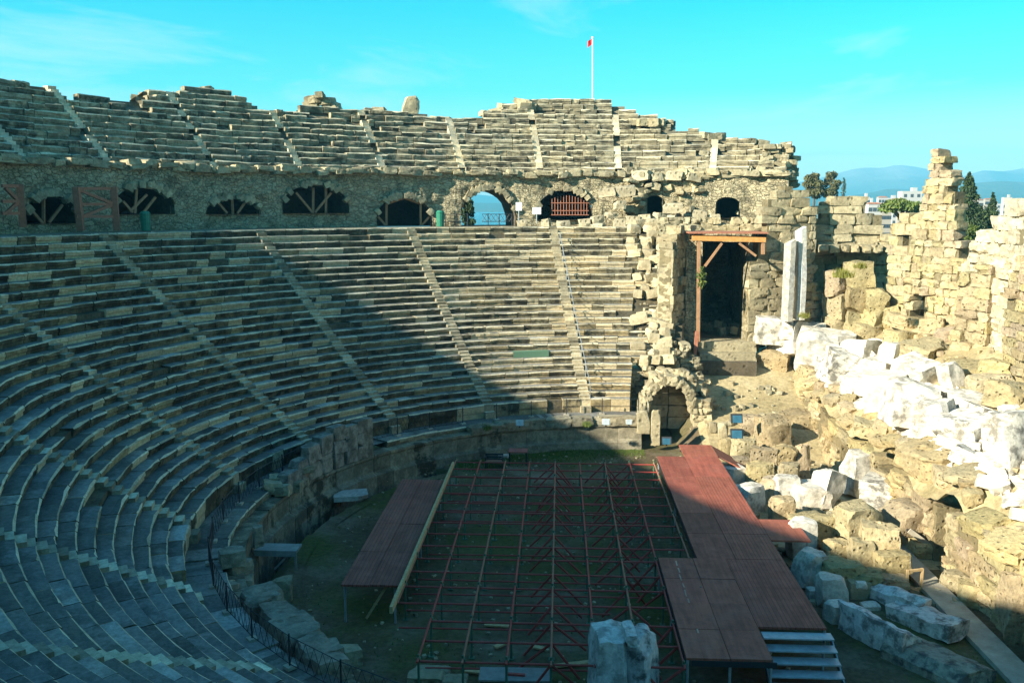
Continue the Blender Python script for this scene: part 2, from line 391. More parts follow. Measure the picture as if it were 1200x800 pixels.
for wi, (wa, wb) in enumerate(uw):
    core = MB(); nseg = max(2, int((wb-wa)/R(1.0)))
    for s_ in range(nseg):
        a0 = wa+(wb-wa)*s_/nseg; a1 = wa+(wb-wa)*(s_+1)/nseg; am = (a0+a1)/2
        top = max([i for i in range(NU) if u_keep(i, am)] or [0])
        rr, zz = urow[top]+.5, uz[top]-.15
        cc = (.22, .2, .14, .5)
        core.add([pol(36.5, a0, 15.5), pol(36.5, a1, 15.5), pol(rr, a1, zz-.25), pol(rr, a0, zz-.25)], [(0, 1, 2, 3)], cc)
        core.add([pol(rr, a0, zz-.3), pol(rr, a1, zz-.3), pol(rr, a1, zz), pol(rr, a0, zz)], [(0, 1, 2, 3)], cc)
        core.add([pol(rr, a0, zz), pol(rr, a1, zz), pol(rr+.9, a1, zz-.2), pol(rr+.9, a0, zz-.2), pol(rr+.9, a1, zz-7), pol(rr+.9, a0, zz-7)], [(0, 1, 2, 3), (3, 2, 4, 5)], cc) if am > R(16) or am < R(4) else core.add([pol(rr, a0, zz), pol(rr, a1, zz), pol(rr+.9, a1, zz-.2), pol(rr+.9, a0, zz-.2), pol(rr+.9, a1, zz-2.0), pol(rr+.9, a0, zz-2.0)], [(0, 1, 2, 3), (3, 2, 4, 5)], cc)
    wp = part(core, 'seating_wedge', 'seat_stone', upper)
    far = wa > R(72)
    for i in range(NU):
        r, z = urow[i], uz[i]; h = .455; hw = .25/r; a = wa+hw if wi else wa; a1 = wb-hw; mb = MB()
        while a < a1-.004:
            L = U(.6, 2.3)/r*(3 if far else 1); e = min(a1, a+L)
            if a1-e < .4/r: e = a1
            x, y = proj(pol(r+.2, (a+e)/2, z)); edge = y < lerp(SKY, x)+14 and not far
            broken = (700 < x < 1000 and y > 178-(x-760)*.12 and random.random() < .3 and x > 745)
            if broken and u_keep(i, (a+e)/2):
                for _ in range(3): FILL.rock(pol(r+U(.1, .6), U(a, e), z-U(.1, .35)), (U(.3, .9), U(.4, .8), U(.25, .5)), U(-.6, .6), U(-.2, .2), U(-.3, .3), .09, .06, 4, c_ruin(.5), 5)
            if u_keep(i, (a+e)/2) and not (edge and random.random() < .16) and not broken:
                if random.random() > .02:
                    cr = (lambda k: (.34*k, .3*k, .2*k, U(.3, .9)))(U(.7, 1.15))
                    seat_block(mb, r, z, h, .55, a+.0006, e-.0006, .075 if not edge else .12, cr, c_tread(), 3, .06)
            a = e
        if mb.v: sub(mb, 'seat_row', 'seat_stone', wp, upper)
for a in UA:
    mb = MB()
    for i in range(NU):
        if not u_keep(i, a): continue
        r, z = urow[i], uz[i]; hw = .26/r
        if random.random() < .15: continue
        for (ra, za) in ((r-.18, z-.27), (r+.1, z-.05)):
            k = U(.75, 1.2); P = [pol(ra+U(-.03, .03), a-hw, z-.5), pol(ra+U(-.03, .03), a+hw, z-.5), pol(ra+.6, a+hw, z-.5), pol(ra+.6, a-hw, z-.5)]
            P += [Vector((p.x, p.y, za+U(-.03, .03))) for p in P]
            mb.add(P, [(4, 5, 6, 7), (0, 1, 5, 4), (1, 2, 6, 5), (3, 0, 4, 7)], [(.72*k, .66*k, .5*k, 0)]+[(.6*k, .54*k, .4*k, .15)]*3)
    if mb.v: part(mb, 'stairway', 'seat_stone', upper)
part(FILL, 'tumbled_filling', 'ruin_stone', upper)
# unseen parapet on the near wing's outer rim, added to throw its shadow inward
mb = MB()
for k in range(60):
    a0 = R(84+1.75*k); a1 = a0+R(1.75)
    zt = 23.75+.25*nz((k*.35, 0, 3)); P = [pol(45.0, a0, 21), pol(45.0, a1, 21), pol(45.9, a1, 21), pol(45.9, a0, 21)]
    P += [Vector((p.x, p.y, zt)) for p in P]; mb.add(P, [(4, 5, 6, 7), (0, 1, 5, 4), (1, 2, 6, 5), (2, 3, 7, 6), (3, 0, 4, 7)], c_ruin())
    Q = [pol(45.9, a0, 0), pol(45.9, a1, 0), pol(45.9, a1, 21.1), pol(45.9, a0, 21.1)]; mb.add(Q, [(0, 3, 2, 1)], c_ruin())
part(mb, 'parapet', 'ruin_stone', upper)
# heaps left standing on the skyline
for (px, py, w, h, n) in ((378, 122, 44, 16, 13), (377, 114, 20, 10, 7), (172, 110, 26, 12, 6), (240, 106, 24, 8, 4), (590, 128, 34, 12, 8), (612, 122, 34, 8, 5), (830, 157, 26, 10, 5), (888, 166, 30, 10, 5), (920, 172, 10, 12, 3), (760, 140, 20, 8, 3), (868, 168, 20, 8, 2), (445, 131, 30, 6, 3), (520, 140, 30, 6, 3)):
    Y = lerp([(0, 56), (170, 66), (380, 75), (600, 78), (760, 76), (930, 73)], px)
    for k in range(n):
        f = U(-.5, .5); p = at(px+f*w, py+h*(.6-1.0*U(0, 1)*(1-abs(f)*1.6)), Y+U(-.4, .4)); mb = MB(); mb.rock(p, (U(.6, 1.5), U(.7, 1.1), U(.45, .7)), U(-.5, .5), U(-.15, .15), U(-.15, .15), .06, .05, 5, c_ruin(.7), 5); part(mb, 'skyline_block', 'ruin_stone', upper)
mb = MB()
pc = at(481, 130, 77); mb.rock(pc+Vector((0, 0, .1)), (1.3, .9, 2.0), .3, 0, .2, .12, .5, 6, c_ruin(.5), chops=6)
part(mb, 'leaning_stone', 'ruin_stone', upper)
# broken right end of the upper tier: stacked blocks
mb = MB()
for px in range(896, 930, 8):
    for k in range(11):
        y = 172+k*4.6
        if px > 920 and k < 1: continue
        p = at(px+U(-3, 3), y, 71.5+U(-.5, .5)); mb.rock(p, (U(.45, .95), 1.1, .36), U(-.3, .3), 0, U(-.08, .08), .06, .1, 3, c_ruin(.7))
part(mb, 'broken_end', 'ruin_stone', upper)

# ------------------------------------------------------------------ gallery wall with its arches
RW = 36.0
ARCH = [(60, 31, 229, 262, 'a'), (169, 36, 219, 251, 'a'), (274, 31, 233, 251, 'a'), (370, 39, 217, 250, 'a'), (474, 33, 231, 265, 'a'), (572, 33, 222, 265, 'o'), (662, 33, 223, 258, 'a'), (767, 9, 229, 250, 's'), (852, 13, 231, 256, 's')]
arches = []
for (px, hw, yt, yb, kd) in ARCH:
    t0, t1 = th_of_px(px+hw, RW, 13.5), th_of_px(px-hw, RW, 13.5); tm = (t0+t1)/2; Y = pol(RW, tm).y
    arches.append([t0, t1, at(px, yt, Y).z, max(ZD-.2, at(px, yb, Y).z), kd, px])
def arch_top(t):
    for t0, t1, zt, zb, kd, px in arches:
        if t0 <= t <= t1:
            u = (t-(t0+t1)/2)/((t1-t0)/2); hh = zt-zb
            sp = .25 if kd != 's' else .72
            return zb, zb+hh*(sp+(1-sp)*math.sqrt(max(0, 1-u*u)))
    return None
gal = tag(empty('gallery_wall', (CX, CY, ZD)), 'rough rubble wall pierced by dark arches between the two seat tiers', 'wall')
mb = MB(); DT = R(.22); a = R(-20); ZT = 16.15
NZ = 26
while a < R(80):
    b = a+DT; m_ = arch_top((a+b)/2)
    za0 = arch_top(a+DT*.02); za1 = arch_top(b-DT*.02)
    segs = [(ZD-.25, ZT)] if not m_ else ([(m_[1], ZT)] + ([(ZD-.25, m_[0])] if m_[0] > ZD else []))
    for (lo, hi) in segs: mb.add([pol(RW+.5, a, lo-.02), pol(RW+.5, b, lo-.02), pol(RW+.5, b, hi), pol(RW+.5, a, hi)], [(0, 1, 2, 3)])
    for (lo, hi) in segs:
        n = max(2, int((hi-lo)/.16))
        lo0 = lo1 = lo
        if m_ and lo == m_[1]:
            lo0 = za0[1] if za0 else lo; lo1 = za1[1] if za1 else lo
        for k in range(n):
            q = []
            for (t, l0, kk) in ((a, lo0, k), (b, lo1, k), (b, lo1, k+1), (a, lo0, k+1)):
                z = l0+(hi-l0)*kk/n; p = pol(RW, t, z)
                d = .22*nz(p, .55)+.12*nz(p, 1.7, 9)+.06*nz(p, 4, 5)
                q.append(pol(RW+d+.10*(z-ZD)*.25, t, z))
            mb.add(q, [(0, 1, 2, 3)], sm=True)
    a = b
part(mb, 'masonry', 'rubble_masonry', gal)
# top ledge joining the wall to the first seat row
mb = MB()
for k in range(100):
    a0 = R(-20+k); a1 = a0+R(1)
    mb.rock((pol(RW+.15+U(-.2, .2), a0+R(U(.2, .8)), ZT-.1+U(-.16, .1))), (U(.5, 1.5), .9, U(.25, .55)), (a0+a1)/2+U(-.1, .1), U(-.1, .1), U(-.08, .08), .09, .08, 4, c_ruin(.7), 5)
part(mb, 'ledge_course', 'ruin_stone', gal)
for t0, t1, zt, zb, kd, px in arches:
    mb = MB(); n = 14; D = 5.0
    pr = []
    for k in range(n+1):
        t = t0+(t1-t0)*k/n; r_ = arch_top(min(max(t, t0+1e-5), t1-1e-5)); pr.append((t, r_[1]))
    # the tunnel behind the opening: two jambs, a vault and (save for the open one) a dark back wall added to keep it dark
    prof_ = [(t0, zb)]+pr+[(t1, zb)]
    for (ta, z_a), (tb, z_b) in zip(prof_, prof_[1:]):
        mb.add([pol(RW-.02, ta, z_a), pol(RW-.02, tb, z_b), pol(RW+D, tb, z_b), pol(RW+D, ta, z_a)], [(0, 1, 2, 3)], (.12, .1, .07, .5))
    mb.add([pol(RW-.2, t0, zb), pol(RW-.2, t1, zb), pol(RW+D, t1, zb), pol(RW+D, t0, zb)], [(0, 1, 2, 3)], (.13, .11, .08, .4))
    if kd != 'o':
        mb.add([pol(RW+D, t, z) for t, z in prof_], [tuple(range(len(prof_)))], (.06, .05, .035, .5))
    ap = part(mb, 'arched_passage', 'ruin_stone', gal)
    vo = MB()
    for k in range(n):
        (ta, z_a), (tb, z_b) = pr[k], pr[k+1]; p = (pol(RW+.02, ta, z_a)+pol(RW+.02, tb, z_b))/2
        u = (k+.5)/n*2-1; p.z += .16*(1-abs(u)*.4)
        if random.random() < .7: vo.rock(p, (U(.4, .6), .5, U(.3, .5)), (ta+tb)/2, 0, u*.9, .07, .03, 4, c_ruin(.6), 6)
    if kd == 'a' or kd == 'o': sub(vo, 'voussoir_ring', 'ruin_stone', ap, gal)

# low wall of blocks filling the foot of some arches, and timber props inside them
def prop_set(name, label, bars, mat='orange_wood', cat='timber prop', Y=None, group=None, r=.09, pname='beam'):
    p0 = bars[0][0]; root = tag(empty(name, p0), label, cat, group)
    for a_, b_ in bars:
        mb = MB(); mb.bar(a_, b_, r*1.6, r*1.6); part(mb, pname, mat, root)
    return root
def gp(px, py, dr=.0):                          # a point on the gallery wall face
    t = th_of_px(px, RW+dr, 13.5); return at(px, py, pol(RW+dr, t).y)
desc = {0: 'leftmost dark arch behind the red timber frames', 1: 'tall arch just right of the red timber frame', 2: 'low wide arch third from the left', 3: 'broad arch fourth from the left with the tall post', 4: 'arch just left of the green litter bin'}
for i, bars in ((0, [((51, 262), (51, 232)), ((73, 240), (57, 261)), ((38, 248), (50, 262))]), (1, [((158, 250), (160, 221)), ((182, 231), (168, 249)), ((144, 236), (155, 249)), ((172, 228), (152, 248))]), (2, [((273, 251), (272, 234)), ((256, 238), (266, 250)), ((288, 236), (278, 250))]), (3, [((367, 250), (367, 220)), ((347, 226), (366, 249)), ((388, 226), (369, 249)), ((382, 250), (382, 215))]), (4, [((453, 264), (453, 238)), ((493, 264), (493, 238)), ((453, 239), (474, 232)), ((474, 232), (493, 239)), ((443, 254), (452, 264)), ((503, 254), (494, 264))])):
    prop_set('timber_prop', 'brown timber props bracing the '+desc[i], [(gp(*a_, .25), gp(*b_, .25)) for a_, b_ in bars], 'prop_wood', 'timber prop', group='timber props in the arches')
for (px0, px1, y0, y1, lab) in ((2, 29, 216, 266, 'reddish timber shoring frame at the far left beside the leftmost arch'), (89, 139, 219, 270, 'reddish timber shoring frame standing between the two leftmost arches')):
    Yf = -1.6
    A = lambda x, y: gp(x, y, Yf)
    bars = [(A(px1-2, y1), A(px1-6, y0)), (A(px0+6 if px0 > 10 else -20, y1), A(px0 if px0 > 10 else -22, y0))]
    for f in (.04, .4, .68): bars.append((A(px0, y0+(y1-y0)*f), A(px1-4, y0+(y1-y0)*f)))
    bars += [(A(px0+4, y0+4), A(px1-8, y0+(y1-y0)*.38)), (A(px0+4, y0+(y1-y0)*.7), A(px1-8, y0+(y1-y0)*.42))]
    root = tag(empty('shoring_frame', A(px1-2, y1)), lab, 'timber frame', 'timber shoring frames')
    for k, (a_, b_) in enumerate(bars):
        mb = MB(); w = .34 if k < 2 else .16; mb.bar(a_, b_, w, w); part(mb, 'post' if k < 2 else ('rail' if k < 5 else 'brace'), 'brown_timber', root)

# ------------------------------------------------------------------ podium round the orchestra
pod = tag(empty('podium_wall', (CX, CY, 0)), 'curved stone wall with a ledge at the foot of the seats round the orchestra', 'wall')
mb = MB()
PB, PT = 16.0, 1.42
def pod_seg(mb, a0, a1, prf, col):
    P = [pol(r, a, z) for a in (a0, a1) for r, z in prf]; n = len(prf)
    mb.add(P, [(k, k+1, n+k+1, n+k) for k in range(n-1)]+[tuple(range(n-1, -1, -1)), tuple(range(n, 2*n))], col)
a = R(-1.5)
while a < R(196):
    e = a+U(.9, 1.7)/16; d = U(-.015, .015); k = U(.8, 1.2)
    zt = PT+U(-.03, .03)
    zb = -1.3 if a > R(40) else -.1
    pod_seg(mb, a+.0005, e-.0005, [(15.75+d, zb), (15.75+d, .42), (15.95+d, .5), (16.0+d, .58), (16.0+d, zt-.22), (15.93+d, zt-.12), (15.93+d, zt), (16.75, zt+.01)], (.25*k, .225*k, .16*k, U(.3, .9)))
    a = e
part(mb, 'wall_face', 'seat_stone', pod)
mb = MB(); a = R(-1.5)
while a < R(192):
    e = a+U(.8, 1.9)/16.7; k = U(.8, 1.2)
    if random.random() < .93: seat_block(mb, 16.45, 1.74, .36, 1.2, a, e, .025, (.26*k, .23*k, .16*k, .6), c_tread(), 3, .03)
    a = e
part(mb, 'walk_kerb', 'seat_stone', pod)
mb = MB()
for k in range(196):
    a0 = R(-1.5+k); mb.add([pol(16.6, a0, 1.7), pol(16.6, a0+R(1), 1.7), pol(18.1, a0+R(1), 1.7), pol(18.1, a0, 1.7)], [(0, 3, 2, 1)], c_tread())
part(mb, 'walk_paving', 'seat_stone', pod)
for k in range(11):
    t = R(1.5+3.1*k+U(-.6, .6)); mb = MB(); w_ = U(.8, 1.6); mb.rock(pol(16.15, t, PT+.18), (w_, U(.5, .8), U(.35, .6)), t, U(-.05, .05), U(-.06, .06), .07, .05, 7, (lambda k: (.3*k, .27*k, .19*k, .6))(U(.7, 1.2)), 6); part(mb, 'capping_block', 'ruin_stone', pod)
# standing remains on the podium (left): parapet slab and rubble
par = tag(empty('parapet_fragment', pol(16.1, R(66), PT)), 'standing fragment of marble parapet on the podium left of the red deck', 'ruined wall')
mb = MB(); a = R(57)
hh = [(57, 1.6), (63, 1.5), (68, 1.25), (73, 1.0), (77, .7), (80, .35)]
while a < R(79):
    e = a+U(.8, 1.2)/16; h = lerp(hh, math.degrees(a))*U(1.05, 1.4); k = U(.85, 1.1)
    nn = max(1, int(h/.6))
    for j in range(nn):
        mb.rock(pol(16.2, (a+e)/2, PT+h*(j+.5)/nn), ((e-a)*16, .55, h/nn), (a+e)/2, 0, 0, .045, .06, 5, (.32*k, .29*k, .24*k, .6), chops=2)
    a = e
part(mb, 'slab_course', 'seat_stone', par)
mb = MB()
for k in range(16):
    mb.rock(pol(16.3+U(-.3, .3), R(U(73, 83)), PT+U(.1, .6)), (U(.4, .8), U(.4, .8), U(.3, .5)), U(0, 3), U(-.3, .3), 0, .1, .2, 4, c_ruin())
part(mb, 'loose_course', 'ruin_stone', par)
nearw = tag(empty('rubble_wall', pol(16.0, R(135), 0)), 'broken rubble wall along the podium in the left foreground below the railing', 'ruined wall')
mb = MB(); P0, P1 = ground(304, 722, 1.2), ground(388, 800, 1.2)
for k in range(9):
    f = k/8; p = P0.lerp(P1, f)
    for j in range(4):
        mb.rock(Vector((p.x+U(-.1, .1), p.y+U(-.1, .1), .15+j*.55-.12*f)), (U(.6, 1.0), U(.8, 1.2), .6), math.atan2(P1.y-P0.y, P1.x-P0.x)+U(-.15, .15), U(-.06, .06), U(-.06, .06), .09, .15, 5, (.26, .24, .19, .6))
part(mb, 'block_course', 'ruin_stone', nearw)
pier = tag(empty('rubble_pier', ground(285, 690, 0)), 'broken block pier at the podium edge beside the small blue-grey slab bridge', 'ruined wall')
mb = MB()
for (px, py, z, w, h) in ((277, 668, 1.4, .9, .7), (272, 652, 2.0, .8, .5), (283, 690, .9, .8, .8), (302, 628, 1.5, .35, .8), (268, 690, 1.4, .6, .5)):
    p = ground(px, py, z); mb = MB(); mb.rock(p, (w, w*.9, h), U(0, 1), 0, 0, .07, .08, 6, (.28, .26, .2, .5)); part(mb, 'block', 'ruin_stone', pier)

# slabs bridging the trench
def slab(name, label, c, size, rz, col, mat='seat_stone', tilt=0.0, cat='stone slab'):
    root = tag(MB_rock(name, c, size, rz, tilt, col, mat), label, cat); return root
def MB_rock(name, c, size, rz, tilt, col, mat, rough=.03, rnd=.04, n=6, chops=2):
    mb = MB(); c = Vector(c); base = c-Vector((0, 0, size[2]/2)); mb.rock(c, size, rz, 0, tilt, rough, rnd, n, col, chops); return mb.build(name, mat, None, loc=base)
slab('stone_slab', 'pale square slab bridging the trench near the top of the left red deck', ground(411, 580, .25), (1.6, 1.1, .22), .3, (.5, .5, .46, .2), 'marble')
root = tag(empty('slab_bridge', ground(326, 648, .6)), 'blue-grey ribbed slab bridging the trench on short legs beside the boulder', 'slab bridge')
mb = MB(); c = ground(326, 642, .75); mb.box(c, (1.6, .75, .1), .0, (.26, .28, .28, .3)); mb.box(c+Vector((0, -.34, -.1)), (1.6, .06, .16)); part(mb, 'slab_top', 'old_board', root)
mb = MB(); mb.bar(c+Vector((.5, -.2, -.1)), c+Vector((-.1, -.2, -.75)), .08, .08); mb.bar(c+Vector((.75, -.3, -.1)), c+Vector((.75, -.3, -.75)), .07, .07); part(mb, 'leg', 'old_board', root)

# ------------------------------------------------------------------ ground sheets
mb = MB(); S = 9000.0
mb.add([(-4650, -500, -1.25), (4650, -500, -1.25), (4650, 6300, -1.25), (-4650, 6300, -1.25)], [(0, 1, 2, 3)]); tag(mb.build('ground', 'plain_earth'), None, None, None, 'structure')
def ghz(x, y):                                    # height of the earth inside the theatre
    z = .05*nz((x, y, 0), .35)+.03*nz((x, y, 3), 1.1)
    if y > 47.5: z += max(0, y-48.2)*.35*min(1, max(0, (x-6.8)/1.5))
    return z
mb = MB(); st = .4; cells = {}; PG = []
def gv(i, j):
    if (i, j) not in cells:
        x, y = -12+i*st, 18+j*st; cells[(i, j)] = len(mb.v); mb.v.append((x, y, ghz(x, y)))
    return cells[(i, j)]
for i in range(int(27/st)):
    for j in range(int(41/st)):
        x, y = -12+(i+.5)*st, 18+(j+.5)*st; r = math.hypot(x-CX, y-CY); th = math.degrees(math.atan2(CX-x, y-CY))
        lim = 15.75 if (th < 42) else (14.55 if th < 150 else 16.2)
        if th < -1 or th > 170 or x > 6.5: ok = x < 15.2 and (x > 4 or r < 16.2)
        else: ok = r < lim
        if ok and x > 7.9 and y > 33.5+.8*nz((x, y, 0), .6): PG.append([(x+a_*st, y+b_*st, ghz(x+a_*st, y+b_*st)) for a_, b_ in ((-.5, -.5), (.5, -.5), (.5, .5), (-.5, .5))])
        elif ok: mb.face([gv(i, j), gv(i+1, j), gv(i+1, j+1), gv(i, j+1)], (.2, .2, .2, 0), True)
# skirt down to the trench floor
ring = []
for k in range(100):
    t = R(42+1.1*k); ring.append(pol(14.62+.08*nz((k*.2, 1, 1)), t))
for p, q in zip(ring, ring[1:]):
    mb.add([(p.x, p.y, .0), (q.x, q.y, .0), (q.x, q.y, -1.3), (p.x, p.y, -1.3)], [(0, 1, 2, 3)])
    pi, qi = pol(14.0, math.atan2(CX-p.x, p.y-CY)), pol(14.0, math.atan2(CX-q.x, q.y-CY))
    mb.add([(p.x, p.y, .012), (q.x, q.y, .012), (qi.x, qi.y, .03), (pi.x, pi.y, .03)], [(0, 3, 2, 1)])
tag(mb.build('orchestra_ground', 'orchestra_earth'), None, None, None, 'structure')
mb = MB()
for q in PG: mb.add(q, [(0, 1, 2, 3)], sm=True)
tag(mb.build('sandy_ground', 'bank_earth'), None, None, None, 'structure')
def bank(x, y):
    z = 4.0+3.1*min(1, max(0, (x-16)/5.5))+.35*nz((x, y, 0), .5)+.18*nz((x, y, 4), 1.4)+.08*nz((x, y, 8), 3.3)
    if x < 15.9: z -= (15.9-x)*(.75+.55*nz((y*.35, x*.3, 2), 1))
    return z
mb = MB(); cells = {}; st = .33
def bv(i, j):
    if (i, j) not in cells:
        x, y = 14.25+i*st, 22+j*st; cells[(i, j)] = len(mb.v); mb.v.append((x, y, bank(x, y)))
    return cells[(i, j)]
for i in range(int(10/st)):
    for j in range(int(39/st)): mb.face([bv(i, j), bv(i+1, j), bv(i+1, j+1), bv(i, j+1)], (.2, .2, .2, 0), True)
tag(mb.build('rubble_bank', 'bank_earth'), None, None, None, 'structure')
mb = MB(); A_, B_ = (12.95, 13.8), (22, 37.5)
mb.add([(12.95, 20, .14), (13.85, 20, .14), (13.85, 38, .14), (12.95, 38, .14), (12.95, 20, -.1), (13.85, 20, -.1), (13.85, 38, -.1), (12.95, 38, -.1)], [(0, 1, 2, 3), (4, 0, 3, 7), (1, 5, 6, 2)])
tag(mb.build('path', 'concrete'), None, None, None, 'structure')

# ------------------------------------------------------------------ walls of ruins: courses of rough blocks on a rubble core
def ruin_wall(name, label, a, b, zb, top, ch=.62, bl=(.7, 1.5), thick=1.1, colf=c_ruin, mat='ruin_stone', rough=.045, rnd=.03, holes=(), cat='ruined wall', skip=.03, n=5, backs=True, lean=0.0):
    """a wall from a to b (plan), base zb, its broken top given as (fraction, height) pairs"""
    a, b = Vector((a[0], a[1], 0)), Vector((b[0], b[1], 0)); d = b-a; L = d.length; u = d/L; rz = math.atan2(d.y, d.x)
    nrm = Vector((-u.y, u.x, 0))
    root = tag(empty(name, (a.x, a.y, zb)), label, cat)
    mb = MB(); core = MB(); z = zb; ci = 0
    while True:
        h = ch*U(.7, 1.25); s = -U(0, .4); any_ = False
        while s < L:
            w = U(*bl); s0, s1 = max(s, 0), min(s+w, L); m = (s0+s1)/2; wc = max(.15, s1-s0)
            tz = min(lerp(top, min(1, max(0, (s0+.15*wc)/L))), lerp(top, min(1, max(0, (s1-.15*wc)/L))))
            hole = any(h0 <= m <= h1 and z0 <= z+h/2 <= z1 for (h0, h1, z0, z1) in holes)
            if z+h*.6 < tz+U(-.15, .15) and not hole and random.random() > skip:
                p = a+u*min(max(m, 0), L)+nrm*(thick/2+U(-.09, .09)-lean*(z-zb)); p.z = z+h/2
                mb.rock(p, (wc*1.0, thick*U(.9, 1.05), h*1.0), rz+U(-.04, .04), U(-.03, .03), U(-.03, .03), rough, rnd*U(.3, 2.2), n, colf(), 4)
            if z+h*.6 < tz: any_ = True
            s += w
        z += h; ci += 1
        if not any_ or ci > 60: break
    part(mb, 'block_course', mat, root)
    ns = max(2, int(L/.5))
    for k in range(ns):
        f0, f1 = k/ns, (k+1)/ns; zt = min(lerp(top, f0), lerp(top, f1))-.35
        if zt < zb+.2: continue
        segs = [(zb, zt)]
        for (h0, h1, z0, z1) in holes:
            if h0 <= (f0+f1)/2*L <= h1: segs = [(zb, z0)] if z0 > zb+.1 else []; segs += [(z1, zt)] if zt > z1 else []
        for lo, hi in segs:
            if hi-lo < .1: continue
            p = a+u*L*(f0+f1)/2+nrm*(thick*.5); p.z = (lo+hi)/2; core.box(p, (L/ns*1.0, thick*.72, hi-lo), rz, (.2, .17, .1, .5))
    if core.v: part(core, 'rubble_core', mat, root)
    return root
# pier and wall right of the passage, seen across the parodos
def W(px, Y): return ((px-655.6)/FPX*Y+0.0, Y)
def xz(px, py, Y): p = at(px, py, Y); return p
def wall_px(name, label, px0, px1, Y0, Y1, ybase, tops, **kw):
    A0, A1 = at(px0, 300, Y0), at(px1, 300, Y1); zb = min(at(px0, ybase, Y0).z, at(px1, ybase, Y1).z)
    tab = [((px-px0)/(px1-px0), at(px, py, Y0+(Y1-Y0)*(px-px0)/(px1-px0)).z) for px, py in tops]
    holes = []
    for (hx0, hx1, hy0, hy1) in kw.pop('ph', ()):
        L = math.hypot(A1.x-A0.x, A1.y-A0.y); f0, f1 = (hx0-px0)/(px1-px0), (hx1-px0)/(px1-px0); Ym = Y0+(Y1-Y0)*(f0+f1)/2
        holes.append((f0*L, f1*L, at(hx0, hy1, Ym).z, at(hx0, hy0, Ym).z))
    return ruin_wall(name, label, (A0.x, A0.y), (A1.x, A1.y), zb, tab, holes=holes, **kw)
wall_px('ruined_wall', 'tall block pier right of the timber canopy, behind the two marble slabs', 880, 955, 58.5, 59.5, 400, [(880, 300), (888, 296), (893, 232), (905, 222), (918, 208), (925, 205), (928, 216), (940, 216), (947, 228), (955, 240)], ch=.62)
wall_px('ruined_wall', 'upper ashlar wall with a cornice right of the tall block pier', 951, 1042, 60.5, 60.5, 300, [(951, 250), (955, 236), (965, 226), (990, 228), (1015, 230), (1022, 244), (1035, 246), (1040, 262), (1042, 285)], ch=.6, bl=(1.0, 2.0))
mb = MB()
for k in range(7): mb.rock(at(962+k*12.5, 291+U(-1, 1), 60.1), (U(.6, .75), 1.5, .5), U(-.05, .05), 0, 0, .08, .2, 4, c_ruin(.5))
tag(mb.build('cornice_course', 'ruin_stone', None, loc=at(1000, 295, 60)), 'row of rounded cornice stones jutting over the dark recess in the ruined wall', 'cornice')
wall_px('ruined_wall', 'dark recessed lower wall under the row of rounded cornice stones', 948, 1042, 61.8, 61.8, 395, [(948, 292), (1042, 292)], ch=.7, ph=((966, 990, 325, 400),), colf=lambda: c_cong())
wall_px('ruined_wall', 'rough yellow buttress left of the dark recess behind the marble slabs', 944, 966, 58.6, 59.6, 392, [(944, 262), (952, 300), (966, 345)], ch=.55, colf=c_cong, mat='conglomerate', rough=.1)
wall_px('ruined_wall', 'yellow rubble wall with a tall narrow niche left of the ruined tower', 1040, 1092, 57.5, 54, 375, [(1040, 256), (1060, 250), (1078, 250), (1092, 250)], ch=.55, colf=c_cong, mat='ruin_stone', ph=((1056, 1064, 260, 298),))
wall_px('ruined_tower', 'tall tapering stub of a ruined stone tower on the right skyline', 1060, 1150, 54.2, 49.5, 380, [(1060, 300), (1070, 256), (1074, 238), (1076, 205), (1080, 200), (1083, 192), (1086, 178), (1100, 178), (1104, 192), (1111, 202), (1115, 222), (1117, 245), (1122, 272), (1130, 295), (1150, 300)], ch=.5, bl=(.35, .85), thick=1.0, colf=c_cong, mat='ruin_stone', cat='ruined tower', rough=.1, ph=((1073, 1086, 340, 372),))
wall_px('ruined_wall', 'high sunlit rubble wall at the right edge of the picture', 1128, 1215, 50, 40.5, 440, [(1128, 300), (1136, 290), (1142, 270), (1155, 262), (1166, 250), (1178, 234), (1190, 230), (1215, 240)], ch=.66, colf=lambda: (lambda k: (.52*k, .46*k, .33*k, .1))(U(.85, 1.15)), thick=1.5, rough=.08)
wall_px('ruined_pier', 'square yellow pier of pitted stone in front of the right-hand rubble wall', 1122, 1163, 47.0, 45.2, 420, [(1122, 315), (1140, 309), (1163, 312)], ch=.55, colf=c_cong, mat='conglomerate', thick=1.3, cat='ruined pier', rough=.09)
wall_px('ruined_wall', 'layered yellow masonry at the right picture edge below the high wall', 1180, 1215, 42, 39, 480, [(1180, 330), (1192, 300), (1215, 290)], ch=.4, colf=c_cong, mat='conglomerate', thick=1.2)
# ruined end of the tiers: wall left of the passage, gallery floor and the rooms below the small arches
wall_px('ruined_wall', 'shaded block wall closing the right end of the lower seats', 789, 818, 57.5, 60.5, 470, [(789, 285), (800, 268), (818, 270)], ch=.5, bl=(.5, 1.0), colf=lambda: c_ruin(.8))
wall_px('ruined_wall', 'rubble wall over the timber canopy below the square arch', 770, 905, 62.5, 62.5, 277, [(770, 254), (800, 250), (840, 258), (905, 252)], ch=.42, bl=(.5, 1.0), rough=.1)
